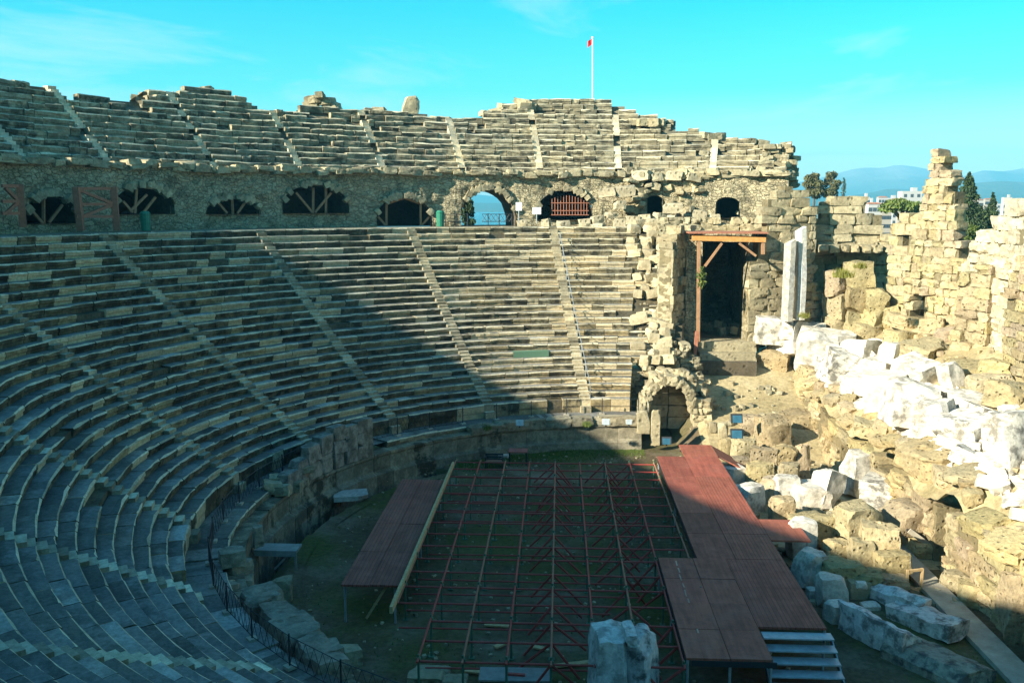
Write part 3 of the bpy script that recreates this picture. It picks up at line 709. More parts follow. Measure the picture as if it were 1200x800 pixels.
# passage interior
root = tag(empty('passage', at(850, 400, 59)), 'dark roofed side passage leading out under the seats behind the timber canopy', 'passage')
p0, p1 = at(820, 400, 59), at(882, 400, 59); z0 = p0.z
for nm, c, s_ in (('wall', Vector((p0.x-.5, 64, z0+3.2)), (1, 10.0, 7.4)), ('wall', Vector((p1.x+.55, 64.6, z0+3.2)), (1, 9.0, 7.4)), ('end_wall', Vector(((p0.x+p1.x)/2, 69.2, z0+3.0)), (6, .6, 7.4)), ('vault', Vector(((p0.x+p1.x)/2, 65.5, z0+6.6)), (5, 8, .6))):
    mb = MB(); k = c; mb.rock(c, s_, 0, 0, 0, .012, .0, 14, (.17, .15, .1, .6), 0, 6.0); part(mb, nm, 'rubble_masonry', root)
mb = MB()
for k in range(26): mb.rock(Vector((U(p0.x, p1.x), U(61, 67), z0+U(0, .5))), (U(.3, .9), U(.3, .9), U(.3, .7)), U(0, 3), U(-.3, .3), U(-.3, .3), .1, .2, 4, c_ruin(.6))
part(mb, 'fallen_rubble', 'ruin_stone', root)
mb = MB(); mb.box(((p0.x+p1.x)/2, 64, z0-.3), (4.2, 10, .6), 0, (.2, .17, .11, .4)); part(mb, 'floor_slab', 'ruin_stone', root)
for (px0, px1, y0, y1, Y, lb) in ((818, 886, 401, 413, 58.2, 'pale top'), (820, 886, 414, 425, 57.6, 'middle'), (822, 886, 425, 442, 57.0, 'dark bottom')):
    a_, b_ = at(px0, y0, Y), at(px1, y1, Y); mb = MB(); mb.rock(((a_.x+b_.x)/2, Y+.7, (a_.z+b_.z)/2), (b_.x-a_.x, 1.5, a_.z-b_.z+.1), 0, 0, 0, .02, .02, 6, c_ruin(.4) if lb != 'dark bottom' else (.12, .1, .07, .6), 1)
    tag(mb.build('stone_step', 'ruin_stone', None, loc=((a_.x+b_.x)/2, Y, b_.z)), lb+' stone step at the threshold of the dark side passage', 'step', 'steps of the side passage')
# timber canopy and post
root = tag(empty('timber_canopy', at(812, 480, 57.6)), 'orange timber canopy with posts and braces over the side passage', 'canopy')
A = lambda x, y, d=0: at(x, y, 57.6+d)
for nm, a_, b_, w, h in (('beam', A(811, 279), A(897, 281), .3, .3), ('beam', A(811, 277, 2.5), A(893, 279, 2.5), .2, .2), ('post', A(819, 283), A(818, 400), .2, .2), ('post', A(894, 283), A(894, 298), .2, .2), ('brace', A(826, 312), A(846, 285), .14, .14), ('brace', A(886, 300), A(866, 285), .14, .14), ('post', A(875, 283, 2), A(877, 300, 2), .16, .16)):
    mb = MB(); mb.bar(a_, b_, w, h); part(mb, nm, 'orange_wood' if nm == 'beam' else 'prop_wood', root)
mb = MB(); mb.bar(A(817, 388), A(808, 478), .22, .22); part(mb, 'post_base', 'brown_timber', root)
mb = MB(); a_, b_ = A(807, 275), A(899, 277); mb.box(((a_.x+b_.x)/2, 58.9, a_.z+.12), (b_.x-a_.x, 3.2, .1)); part(mb, 'roof_boards', 'brown_timber', root)

# arched gate at the right end of the podium
root = tag(empty('stone_arch', at(795, 505, 52.8)), 'small ruined stone arch at the foot of the collapsed seats', 'arch')
mb = MB()
for k in range(15):
    t = math.pi*k/14; p = at(783-28*math.cos(t), 476-32*math.sin(t), 52.6); mb.rock(p, (U(.5, .75), 1.3, U(.4, .55)), 0, 0, -(t-math.pi/2)*1.0, .09, .15, 4, c_ruin(.4))
for k in range(5):
    for s_, xs in ((0, (754,)), (1, (815, 826))):
        for x in xs: mb.rock(at(x+U(-2, 2), 500-k*8.5+(4 if s_ else 0), 52.7), (.62, 1.3, .46), U(-.1, .1), 0, 0, .09, .15, 4, c_ruin(.4))
part(mb, 'arch_ring', 'ruin_stone', root)
mb = MB()
for k in range(40):
    x = U(765, 832); yy = lerp([(755, 446), (775, 436), (800, 436), (820, 447), (835, 478)], x)+U(0, 10); mb.rock(at(x, yy, 53.4+U(-.3, .5)), (U(.35, .7), 1.2, U(.3, .5)), U(-.3, .3), U(-.1, .1), U(-.2, .2), .1, .2, 4, c_ruin(.4))
part(mb, 'rubble_top', 'ruin_stone', root)
mb = MB(); a_, b_ = at(756, 446, 53.6), at(810, 503, 53.6)
for j in range(4):
    for i in range(2): mb.rock((a_.x+(b_.x-a_.x)*(i+.5)/2, 53.9, b_.z+(a_.z-b_.z)*(j+.5)/4), ((b_.x-a_.x)/2*.97, .5, (a_.z-b_.z)/4*.97), 0, 0, 0, .03, .05, 4, (lambda k: (.36*k, .3*k, .2*k, .3))(U(.7, 1.2)), 2)
part(mb, 'blocked_infill', 'ruin_stone', root)
mb = MB()
for x in (812, 822, 830):
    for k in range(4): mb.rock(at(x, 497-k*9, 54.5), (.6, 3, .5), 0, 0, 0, .07, .12, 4, c_ruin(.5))
part(mb, 'pier', 'ruin_stone', root)

wall_px('rubble_mass', 'broken rubble mass behind the small arch, under the collapsed seats', 728, 838, 54.9, 55.6, 510, [(728, 446), (742, 436), (760, 425), (790, 410), (815, 405), (826, 420), (838, 450)], ch=.42, bl=(.4, .9), thick=1.6, rough=.1)
# podium of the stage building (front wall of the bank)
ruin_wall('stage_podium', 'rough yellow front wall of the ruined stage podium below the white marble', (14.35, 58.0), (14.35, 23.0), -.1, [(0, 3.2), (.12, 2.6), (.2, 3.1), (.3, 2.3), (.42, 2.7), (.5, 2.2), (.6, 2.9), (.66, 2.5), (.8, 2.9), (1, 2.6)], ch=.75, bl=(.6, 2.0), thick=1.2, colf=c_cong, mat='conglomerate', rough=.12, rnd=.08, skip=.14, holes=((23.4, 24.6, -.2, 2.2), (11.6, 12.9, -.2, 1.5)), n=5)

# ------------------------------------------------------------------ loose stones: every one a thing
def stone_at(kind, px, by, w, h, zb, label, rz=None, tilt=0.0, dep=.8, rx=0.0, group=None, name=None, n=11, col=None):
    p = ground(px, by, zb); sc = p.y/FPX; Wd = w*sc; Dp = Wd*dep
    dn = math.atan2(H-zb, p.y); Hh = max(.28*Wd, (h*sc-Dp*math.sin(dn)*.8)/math.cos(dn))
    rz = U(-.35, .35) if rz is None else R(rz)
    if kind == 'c': col = col or c_cong(); mat, rough, rnd, ch = 'conglomerate', .085, .09, 9
    elif kind == 'm': col = col or c_marb(); mat, rough, rnd, ch = 'marble', .05, .03, 7
    else: col = col or c_ruin(.5); mat, rough, rnd, ch = 'ruin_stone', .06, .06, 5
    mb = MB(); c = Vector((p.x, p.y+Dp*.5, zb+Hh*.5-.02)); mb.rock(c, (Wd*1.02, Dp, Hh*1.02), rz, R(rx), R(tilt), rough, rnd, n, col, ch)
    nm = name or {'c': 'conglomerate_block', 'm': 'marble_block', 'l': 'limestone_block'}[kind]
    o = mb.build(nm, mat, None, loc=(p.x, p.y+Dp*.5, zb))
    return tag(o, label, {'c': 'boulder', 'm': 'marble block', 'l': 'stone block'}[kind], group or {'c': 'conglomerate blocks of the ruined stage wall', 'm': 'fallen marble blocks', 'l': 'loose limestone blocks'}[kind])
ST = [
 ('m', 860, 570, 26, 26, 0, 'small white block touching the far right edge of the red deck', 20),
 ('m', 878, 602, 32, 38, 0, 'long white block lying along the right edge of the red deck', 35),
 ('m', 893, 632, 26, 14, 0, 'flat white fragment at the corner where the deck stub begins', 10),
 ('m', 908, 628, 20, 16, 0, 'small pale fragment just above the deck stub', 0),
 ('m', 868, 617, 18, 16, 0, 'shaded chip of marble behind the long white block by the deck', 0),
 ('c', 873, 545, 25, 34, 0, 'square orange-brown block beside the two blue lamps', 5),
 ('c', 852, 538, 16, 26, 0, 'narrow yellow block at the end of the deck ramp', 5),
 ('c', 908, 528, 34, 42, .4, 'big rounded yellow boulder behind the square orange-brown block', 20),
 ('c', 885, 515, 30, 30, .6, 'pale lump of conglomerate left of the big rounded boulder', 0),
 ('c', 938, 516, 42, 38, .4, 'large pale boulder farther back toward the stage podium', -10),
 ('c', 965, 512, 26, 26, .4, 'grey round boulder right of the large pale boulder', 0),
 ('c', 985, 526, 26, 26, .2, 'square-cut yellow block at the mouth of the sunny corridor', 15),
 ('c', 897, 556, 30, 36, .4, 'tan block stacked in the middle of the rubble wall by the deck', -10),
 ('c', 922, 545, 25, 26, .9, 'round grey-topped boulder perched on the rubble wall', 0),
 ('c', 892, 574, 30, 34, 0, 'square pitted block low in the rubble wall beside the deck', 5),
 ('c', 926, 566, 24, 26, .4, 'flat-topped tan block under the perched round boulder', 0),
 ('c', 872, 560, 24, 26, 0, 'yellow footing block between the lamps and the long white block', 0),
 ('c', 913, 590, 34, 34, 0, 'low brown boulder shaded behind the white marble lumps', 0),
 ('m', 923, 586, 26, 32, .3, 'chunky white lump on top of the low brown boulder', 10),
 ('m', 952, 596, 44, 34, .1, 'big flat-topped white block with a shaded upper face', 5),
 ('m', 972, 594, 30, 46, .1, 'tilted white slab leaning beside the big flat-topped block', 30, 18),
 ('c', 941, 560, 16, 40, .2, 'thin upright slab edge beside the flat-topped tan block', 0),
 ('c', 918, 614, 28, 34, 0, 'square yellow block just behind the upright marble pillar stump', 5),
 ('c', 945, 616, 40, 18, .1, 'low broad yellow footing in front of the big flat-topped block', 0),
 ('m', 941, 658, 30, 52, 0, 'upright white marble stump at the tip of the deck stub', 5),
 ('c', 966, 640, 40, 40, .2, 'broad yellow block behind the upright marble stump', 10),
 ('c', 984, 668, 30, 40, .0, 'orange-faced boulder low in the front rubble heap', 0),
 ('c', 1012, 632, 48, 46, .8, 'big pale boulder crowning the front rubble heap', 10),
 ('c', 1036, 662, 42, 52, .5, 'tall yellow block at the right shoulder of the front rubble heap', -10),
 ('c', 1012, 668, 28, 42, .3, 'narrow tan boulder in the middle of the front rubble heap', 0),
 ('c', 990, 698, 46, 46, 0, 'large brown boulder at the foot of the front rubble heap', 15),
 ('c', 1018, 700, 40, 36, 0, 'shaded brown boulder at the foot of the heap, nearer the path', -10),
 ('c', 1050, 674, 36, 32, .5, 'squared block on the path side, upper of two', 5),
 ('c', 1048, 699, 36, 30, -.05, 'squared block on the path side, lower of two', 0),
 ('m', 1014, 582, 40, 56, .2, 'upright brilliant white chunk at the end of the sunny corridor', 15),
 ('m', 1050, 606, 60, 50, .2, 'long brilliant white block lying beside the upright white chunk', -30),
 ('c', 1072, 628, 54, 44, .6, 'big rounded orange boulder before the long brilliant white block', 10),
 ('c', 1104, 622, 34, 32, .8, 'medium tan boulder right of the big rounded orange boulder', 0),
 ('c', 1130, 622, 34, 32, 1.0, 'rounded boulder with an orange flank near the dark doorway', 0),
 ('c', 1150, 640, 40, 34, .9, 'pale boulder above the dark doorway in the podium', 0),
 ('c', 1093, 655, 40, 26, 0, 'yellow block over the metal stair', 0),
 ('m', 955, 690, 36, 48, 0, 'faceted grey-white block in shade beside the deck planks', 25, 12),
 ('m', 977, 714, 32, 44, 0, 'upright fluted marble drum in the shade beside the deck', 5),
 ('m', 986, 732, 28, 30, 0, 'small faceted marble lump in front of the fluted drum', 20),
 ('m', 957, 703, 18, 16, 0, 'small dark marble chip wedged between deck and fluted drum', 0),
 ('l', 1008, 703, 24, 26, 0, 'small squarish grey block behind the corniced marble', 5),
 ('m', 1011, 690, 11, 10, .8, 'tiny pale cube resting on the small squarish block', 5),
 ('m', 1022, 716, 20, 12, 0, 'low pale stone between the fluted drum and the split slab', 5),
 ('c', 1140, 700, 44, 34, 0, 'rough yellow boulder right of the path', 10),
 ('c', 1158, 714, 48, 36, 0, 'pointed yellow boulder overlapping its neighbour right of the path', -15),
 ('c', 1178, 722, 32, 20, 0, 'low flat yellow block at the right end of the boulders by the path', 0),
 ('c', 1176, 690, 60, 80, .2, 'tall rough outcrop of conglomerate at the right picture edge', 0),
 ('c', 1200, 760, 40, 90, 0, 'pale sunlit outcrop cut by the right picture edge', 0),
 ('l', 327, 707, 26, 34, 0, 'grey weathered boulder on the grass beside the slab bridge', 10),
 ('l', 402, 786, 36, 34, 0, 'dark boulder on the earth behind the foreground rubble wall', 30),
 ('l', 500, 806, 50, 26, 0, 'flat grey rock at the bottom edge of the orchestra', 0),
 ('l', 532, 812, 30, 22, 0, 'small grey rock beside the flat rock at the bottom edge', 0),
 ('l', 848, 512, 11, 18, 1.0, 'slim white stone post beside the blue lamps', 0),
 ('l', 836, 506, 9, 12, 1.0, 'stubby white stone post left of the slim stone post', 0),
 ('m', 590, 537, 13, 5, 0, 'small white fragment on the grass by the red table', 0),
 ('l', 768, 521, 10, 41, 1.0-.6, 'slim upright stone slab standing before the small arch', 0, 0, .6),
 ('l', 754, 508, 14, 28, 1.5, 'upright block beside the slim standing slab', 0),
]
for e in ST:
    k, px, by, w, h, zb, lb = e[:7]; stone_at(k, px, by, w, h, zb, lb, e[7] if len(e) > 7 else None, e[8] if len(e) > 8 else 0.0, e[9] if len(e) > 9 else .85)
# marble heap along the podium edge and the rubble behind it
HEAP = [
 ('m', 905, 412, 34, 34, 4.3, 'pale marble mass at the far end of the podium under the standing slabs'),
 ('m', 932, 428, 40, 44, 4.2, 'broad white block next to the far marble mass'),
 ('m', 962, 444, 44, 50, 4.1, 'grooved white cornice block beside the broad white block'),
 ('m', 990, 462, 38, 44, 4.0, 'carved white block with dark streaks in mid podium'),
 ('m', 1014, 474, 36, 30, 4.0, 'flat white slab lying low at the podium edge'),
 ('m', 1042, 494, 48, 52, 4.0, 'massive white block in the middle of the podium edge'),
 ('m', 1076, 514, 52, 62, 4.0, 'largest white block, blank faced, at the podium edge'),
 ('m', 1104, 533, 40, 58, 3.9, 'white moulded block with shaded corner at the near podium edge'),
 ('m', 1146, 534, 62, 46, 4.0, 'stepped white entablature block near the right picture edge'),
 ('m', 1188, 566, 46, 76, 3.9, 'grey-veined white block at the right picture edge'),
 ('m', 918, 398, 36, 24, 5.0, 'upper white block behind the far marble mass'),
 ('m', 950, 404, 36, 26, 5.0, 'white block lying behind the grooved cornice block'),
 ('m', 994, 398, 15, 40, 5.2, 'slim white upright slab in the middle of the rubble'),
 ('m', 985, 422, 34, 34, 4.8, 'white block in front of the slim upright slab'),
 ('m', 1012, 430, 40, 34, 4.8, 'white block at the foot of the yellow rubble slope'),
 ('m', 1052, 440, 34, 40, 4.9, 'white square block with a shaded right side behind the massive block'),
 ('m', 1034, 452, 36, 32, 4.6, 'sloping white block between rubble and podium edge'),
 ('m', 1084, 464, 46, 46, 4.8, 'bright white chunk left of the square pillar stump'),
 ('m', 1118, 462, 20, 38, 5.0, 'square cream pillar stump with dark shadow beside it'),
 ('m', 1144, 492, 46, 34, 4.6, 'grey-white block behind the stepped entablature'),
 ('m', 1102, 482, 36, 26, 4.5, 'low white block before the square pillar stump'),
 ('c', 1040, 392, 36, 34, 6.0, 'yellow boulder above the shaded hollow'),
 ('c', 1075, 388, 46, 20, 6.6, 'flat dark slab over the shaded hollow below the tower', 0),
 ('c', 1060, 410, 30, 24, 5.8, 'tawny boulder in the shaded hollow below the tower'),
 ('c', 1096, 398, 26, 26, 6.4, 'rounded yellow boulder at the foot of the tower'),
 ('c', 1112, 404, 22, 20, 6.4, 'small orange boulder right of the rounded one by the tower'),
 ('c', 1092, 430, 44, 32, 5.6, 'broad yellow boulder under the flat dark slab'),
 ('c', 1022, 402, 34, 24, 5.6, 'angular yellow boulder beside the slim upright slab'),
 ('c', 1140, 450, 44, 26, 5.6, 'dark boulder behind the square pillar stump'),
 ('c', 1166, 470, 44, 34, 5.4, 'tumbled yellow boulder near the layered masonry'),
 ('c', 1188, 480, 40, 36, 5.2, 'shaded boulder at the right picture edge above the veined block'),
 ('c', 1174, 450, 36, 30, 5.8, 'pale boulder against the high right wall'),
 ('c', 910, 434, 34, 26, 3.6, 'yellow ledge stone below the far marble mass'),
 ('c', 1106, 560, 60, 44, 2.8, 'large grey-flanked rock at the podium front below the moulded block'),
 ('c', 1150, 570, 50, 26, 3.6, 'flat yellow ledge below the stepped entablature'),
]
def bank_hit(px, py):
    for k in range(700):
        Y = 26+k*.05; p = at(px, py, Y)
        if p.x > 14.7 and p.z <= bank(p.x, p.y): return p.z
        if Y > 57: return p.z
    return p.z
for e in HEAP: stone_at(e[0], e[1], e[2]-(9 if e[0] == 'm' and e[5] < 4.4 else 0), e[3], e[4], bank_hit(e[1], e[2]-(9 if e[0] == 'm' and e[5] < 4.4 else 0))-.1, e[6], e[7] if len(e) > 7 else U(-42, 42), U(-15, 15), U(.7, 1.1), U(-10, 10))
for k in range(26):
    f = k/25; y = 56-24*f; x = U(15.2, 17.4); sz = U(.6, 1.3); mb = MB(); z = bank(x, y); mb.rock((x, y, z+sz*.25), (sz, sz*U(.7, 1.3), sz*U(.5, .9)), U(0, 3), U(-.35, .35), U(-.35, .35), .06, .03, 7, c_marb(), 7)
    tag(mb.build('marble_fragment', 'marble', None, loc=(x, y, z)), 'small white marble fragment among the podium blocks, %s from the far end' % ORD[k], 'marble block', 'small marble fragments on the podium')
for (px, by, pieces) in ((986, 402, ((30, 34, 'foot of the yellow outcrop column right of the standing slabs'), (27, 32, 'middle stone of the yellow outcrop column right of the standing slabs'), (23, 30, 'grass-capped top of the yellow outcrop column right of the standing slabs'))), (1010, 398, ((38, 36, 'broad base stone of the second yellow outcrop'), (34, 34, 'middle stone of the second yellow outcrop'), (30, 34, 'pale top of the second yellow outcrop with its small tuft'))), (1034, 396, ((32, 34, 'lower stone of the outcrop left of the shaded hollow'), (25, 30, 'upper stone of the outcrop left of the shaded hollow')))):
    z0 = bank_hit(px, by)-.1; Y0 = ground(px, by, z0).y; yy = by
    for k, (w_, h_, lb) in enumerate(pieces):
        stone_at('c', px+U(-3, 3), yy, w_, h_, at(px, yy, Y0).z, lb, U(-40, 40), U(-8, 8), 1.1); yy -= h_*.84
for k in range(27):
    y = 56.5-29*k/26; x = U(14.4, 15.3); sz = U(.7, 1.5); mb = MB(); z = bank(x, y); mb.rock((x, y, z+.08), (sz*.8, sz*U(.8, 1.5), sz*U(.35, .6)), U(-.5, .5), U(-.1, .2), U(-.35, .1), .07, .05, 9, c_cong(), 9)
    tag(mb.build('ledge_stone', 'conglomerate', None, loc=(x, y, z)), 'rough yellow ledge stone on the slope below the white marble, %s from the far end' % ORD[k], 'stone block', 'ledge stones below the white marble')
mb = MB()
for k in range(330):
    y = U(29, 57); x = 15.3+abs(random.gauss(0, 1.4)); z = bank(x, y); s_ = U(.18, .62); c_ = c_marb(); mb.rock((x, y, z+s_*.2), (s_, s_*U(.6, 1.5), s_*U(.5, .9)), U(0, 3), U(-.5, .5), U(-.5, .5), .08, .04, 4, c_, 6)
tag(mb.build('marble_rubble', 'marble'), 'broken white marble chips between the fallen blocks', None, None, 'stuff')
# loose blocks on the collapsed right end of the lower seats
for i in range(5, 28, 1):
    names = ['inner', 'middle', 'outer']
    for j, px in enumerate((752, 767, 781)):
        if random.random() < (.35 if j == 0 else .2): continue
        r, z = rows[i], zs[i]; th = th_of_px(px+U(-5, 5)+(0 if i < 22 else -6), r+.3, z, -12, 10); w = U(.55, 1.15)
        mb = MB(); p = pol(r+.3, th, z+U(.15, .3)); mb.rock(p, (w, U(.5, .8), U(.4, .7)), U(-.6, .6), U(-.25, .25), U(-.25, .25), .09, .16, 4, (lambda k: (.42*k, .37*k, .25*k, .25))(U(.7, 1.2)), 4)
        tag(mb.build('loose_block', 'ruin_stone', None, loc=p), 'loose block on the collapsed right seat end, %s row from the bottom, %s one' % (ORD[i], names[j]), 'stone block', 'loose blocks on the collapsed seat end')
# fallen blocks in front of the gallery at the right
gl = 0
for (px, py, w) in ((612, 262, 12), (640, 262, 10), (660, 265, 12), (685, 262, 12), (700, 258, 14), (716, 252, 12), (728, 262, 18), (742, 258, 16), (756, 256, 14), (773, 254, 12), (786, 258, 12), (726, 240, 12), (712, 226, 20), (733, 224, 22), (788, 244, 22), (752, 206, 20), (770, 208, 14), (790, 206, 18), (812, 208, 16), (742, 268, 18), (760, 270, 18), (782, 273, 10), (820, 252, 16), (836, 258, 14), (700, 268, 16), (680, 272, 14), (722, 276, 18), (752, 280, 16)):
    Y = 66.5 if py > 262 else (68.5 if py > 215 else 70.2); gl += 1
    p = at(px, py, Y); mb = MB(); mb.rock(p, (w*Y/FPX, .9, U(.45, .8)), U(-.4, .4), 0, U(-.2, .2), .08, .12, 4, (lambda k: (.46*k, .41*k, .29*k, .2))(U(.75, 1.15)), 4)
    tag(mb.build('fallen_block', 'ruin_stone', None, loc=p), 'fallen block before the right gallery arches, %s in order from the litter-bin arch rightward' % (str(gl) if gl > 28 else ORD[gl-1]) if gl <= 28 else 'fallen block before the right gallery arches', 'stone block', 'fallen blocks before the right arches')
# broken masonry between the gallery and the upper seats at the right
mb = MB()
for k in range(150):
    px = U(735, 925); py = U(200, 252)
    if any(abs(px-a[5]) < 15 and py > 228 for a in arches): continue
    mb.rock(at(px, py, 70.6+U(-.5, .3)), (U(.3, .9), .9, U(.25, .55)), U(-.5, .5), U(-.2, .2), U(-.2, .2), .1, .2, 3, c_ruin(.5))
part(mb, 'collapsed_masonry', 'ruin_stone', gal)
# small rubble nobody could count
mb = MB()
for k in range(1450):
    if k < 430: x, y = U(14.9, 23), U(27, 58); z = bank(x, y)
    elif k < 650: x, y = U(8.2, 13.9), U(30, 56); z = ghz(x, y)
    elif k < 720 or k > 900: x, y = U(-9, 8), U(22, 49); z = ghz(x, y)
    else: a_ = R(U(-7.8, -2)); i = int(U(4, 27)); p = pol(rows[i]+.3, a_); x, y, z = p.x, p.y, zs[i]
    if 650 <= k < 720 or k > 900: s_ = U(.04, .14)
    else: s_ = U(.1, .42)
    if k < 430: cl = c_marb() if (x < 17 and random.random() < .5) else c_cong()
    else: cl = c_ruin()
    mb.rock((x, y, z+s_*.2), (s_, s_*U(.6, 1.2), s_*U(.5, .9)), U(0, 3), U(-.3, .3), 0, .1, .25, 2, cl, 2)
tag(mb.build('rubble', 'ruin_stone'), 'small loose rubble strewn over the ruins', None, None, 'stuff')

# two slender marble slabs standing before the tall pier
for (px, y0, y1, w, lb, tl) in ((926, 283, 376, 10, 'left of two tall standing marble slabs, the shorter and greyer one', 0), (941, 268, 374, 9.5, 'right of two tall standing marble slabs, the taller curved white one', 1)):
    a_, b_ = at(px, y0, 57.4+tl*.4), at(px, y1, 57.4+tl*.4); root = MB(); hh = a_.z-b_.z
    for k in range(6):
        pass
    P = []; n = 14
    for k in range(n+1):
        f = k/n; off = (.12*math.sin(f*3.1)-.25*f)*tl*.6; ww = w*57.5/FPX*(.5+.05*nz((f*3, tl, 1))); zz = b_.z+hh*f
        for (sx, sy) in ((-1, -.5), (-.2, -.62), (1, -.5), (1, .5), (-1, .5)):
            P.append((a_.x+off+sx*ww+.03*nz((f*5, sx, 2)), a_.y+sy*.75, zz+(.15*sx if k == n else 0)))
    F = []
    for k in range(n):
        for j in range(5): F.append((k*5+j, k*5+(j+1) % 5, (k+1)*5+(j+1) % 5, (k+1)*5+j))
    F.append(tuple(n*5+j for j in range(5)))
    root.add(P, F, (.5, .49, .44, .4) if not tl else (.68, .68, .64, .25)); tag(root.build('standing_slab', 'marble', None, loc=b_), lb, 'marble slab', 'standing marble slabs')

# carved marble pieces: moulded profiles drawn out and chipped
def moulded(name, label, c, length, prf, rz, tilt=0.0, col=None, rx=0.0, segs=22, cat='marble block', mat='marble'):
    mb = MB(); n = len(prf); P = []; sd = U(0, 99)
    for k in range(segs+1):
        f = k/segs
        for j, (y, z) in enumerate(prf):
            q = noise.noise_vector(Vector((f*length*1.5+sd, y*1.7, z*1.7)))*.09+noise.noise_vector(Vector((f*length*4+sd, y*4, z*4)))*.045
            ex = .12*noise.noise(Vector((y*2, z*2, sd))) if k in (0, segs) else 0
            P.append(((f-.5)*length+q.x+ex, y+q.y, z+q.z))
    F = [(k*n+j, k*n+(j+1) % n, (k+1)*n+(j+1) % n, (k+1)*n+j) for k in range(segs) for j in range(n)]
    F += [tuple(range(n-1, -1, -1)), tuple(segs*n+j for j in range(n))]
    c = Vector(c); m = Matrix.Translation(c) @ Euler((R(rx), R(tilt), R(rz))).to_matrix().to_4x4()
    mb.add(P, F, col or c_marb(), False, m)
    return tag(mb.build(name, mat, None, loc=c), label, cat, 'carved marble pieces in the right foreground')
def dens(p, m=2):
    out = []
    for a_, b_ in zip(p, p[1:]+p[:1]):
        for k in range(m): out.append((a_[0]+(b_[0]-a_[0])*k/m, a_[1]+(b_[1]-a_[1])*k/m))
    return out
CORN = dens([(-.45, 0), (-.45, .35), (-.38, .42), (-.38, .6), (-.2, .66), (-.12, .8), (.1, .84), (.3, .95), (.42, .95), (.42, 0)])
p = ground(1022, 752, 0); moulded('cornice_block', 'long corniced marble block with grooves lying in shade beside the stairs', p+Vector((.15, 0, .0)), 2.5, CORN, 118, 0, (.66, .63, .6, .75))
p = ground(1088, 738, 0); moulded('split_slab', 'broad split marble slab lying beside the path, right half', p+Vector((0, .2, 0)), 2.3, dens([(-.55, 0), (-.55, .5), (-.3, .56), (.1, .54), (.5, .5), (.52, 0)]), 122, 4, (.6, .57, .53, .85))
p = ground(1052, 716, 0); moulded('split_slab', 'narrow wavy marble slab leaning on the broad split slab', p+Vector((.1, .2, .15)), 2.2, dens([(-.3, 0), (-.34, .4), (-.1, .5), (.25, .42), (.3, 0)]), 120, 6, (.66, .63, .6, .7), rx=-8)
p = ground(1100, 786, 0); moulded('mossy_slab', 'dark moss-stained slab at the bottom right beside the path', p+Vector((0, .2, -.1)), 2.6, dens([(-.9, 0), (-.8, .45), (-.2, .6), (.5, .55), (.8, .3), (.8, 0)]), 125, 0, (.3, .28, .22, .95), rx=4)
# big carved block in the bottom middle
p = ground(733, 838, 0); root = tag(empty('carved_block', p+Vector((0, .7, 0))), 'tall carved white marble block standing at the bottom middle of the orchestra', 'marble block')
mb = MB(); mb.rock(p+Vector((-.42, .7, 1.02)), (1.0, 1.25, 2.04), .1, 0, .03, .05, .07, 10, (.62, .63, .6, .55), 5); part(mb, 'carved_face', 'marble', root)
mb = MB(); mb.rock(p+Vector((.43, .8, 1.0)), (.8, 1.2, 1.9), -.35, 0, -.05, .07, .22, 10, (.5, .51, .5, .9), 6); part(mb, 'broken_face', 'marble', root)
mb = MB(); mb.rock(p+Vector((.1, .65, 2.02)), (.3, 1.0, .34), .1, 0, 0, .06, .1, 6, (.6, .61, .58, .5), 3); part(mb, 'ridge', 'marble', root)

# ------------------------------------------------------------------ stage scaffold and decks
ZS = 1.2
gx = [-5.05, -3.85, -2.62, -1.42, -.2, 1.0, 2.2, 3.4, 4.6]
gy = [24.4+1.24*k for k in range(17)]
scf = tag(empty('stage_scaffold', (-.2, 34, 0)), 'rust-red tube scaffold frame of the bare stage standing in the orchestra', 'scaffold')
tr = .032
for y in gy:
    mb = MB(); sg = U(-.02, .02)
    xa = gx[0] if y > 27.5 else gx[0]+1.2
    xb = gx[-1] if y > 31.3 else 3.4
    for z in (ZS-.03, ): mb.tube((xa, y+U(-.03, .03), z+sg), (xb, y+U(-.03, .03), z-sg), tr)
    part(mb, 'cross_tube', 'red_tube', scf)
    if random.random() < .75:
        mb = MB(); mb.tube((xa, y+.05, .35+U(-.05, .05)), (xb-U(0, 2.4), y+.05, .35+U(-.05, .05)), tr*.9); part(mb, 'ledger_tube', 'red_tube', scf)
for i, x in enumerate(gx):
    mb = MB(); y0 = gy[0] if 1 <= i <= 7 else gy[3]
    mb.tube((x, y0-.2, ZS+.05), (x+U(-.02, .02), gy[-1]+.2, ZS+.05), tr*1.05); part(mb, 'long_tube', 'red_tube' if i % 2 else 'brown_timber', scf)
    for k, y in enumerate(gy):
        if k % 2 or y < y0-.1: continue
        mb = MB(); mb.tube((x, y+.06, ghz(x, y)-.02), (x, y+.06, ZS+.16), tr*1.1); mb.box((x, y+.06, ghz(x, y)+.02), (.18, .18, .03)); mb.box((x+.01, y+.05, ZS+.01), (.11, .11, .12), U(-.3, .3)); part(mb, 'upright', 'green_tube', scf)
for x in (gx[4], gx[6], gx[7]):
    for y in gy:
        for s_ in (-1, 1):
            if random.random() < .08 or (x == gx[7] and s_ > 0): continue
            mb = MB(); w = U(.7, 1.05); mb.tube((x, y, ZS-.02), (x+s_*w, y+U(-.15, .35), U(.05, .3)), tr*1.25); part(mb, 'brace', 'red_tube', scf)
mb = MB(); mb.bar((gx[0]-.06, 27.2, ZS+.14), (gx[0]-.02, 43.3, ZS+.14), .1, .22); part(mb, 'edge_board', 'pale_wood', scf)
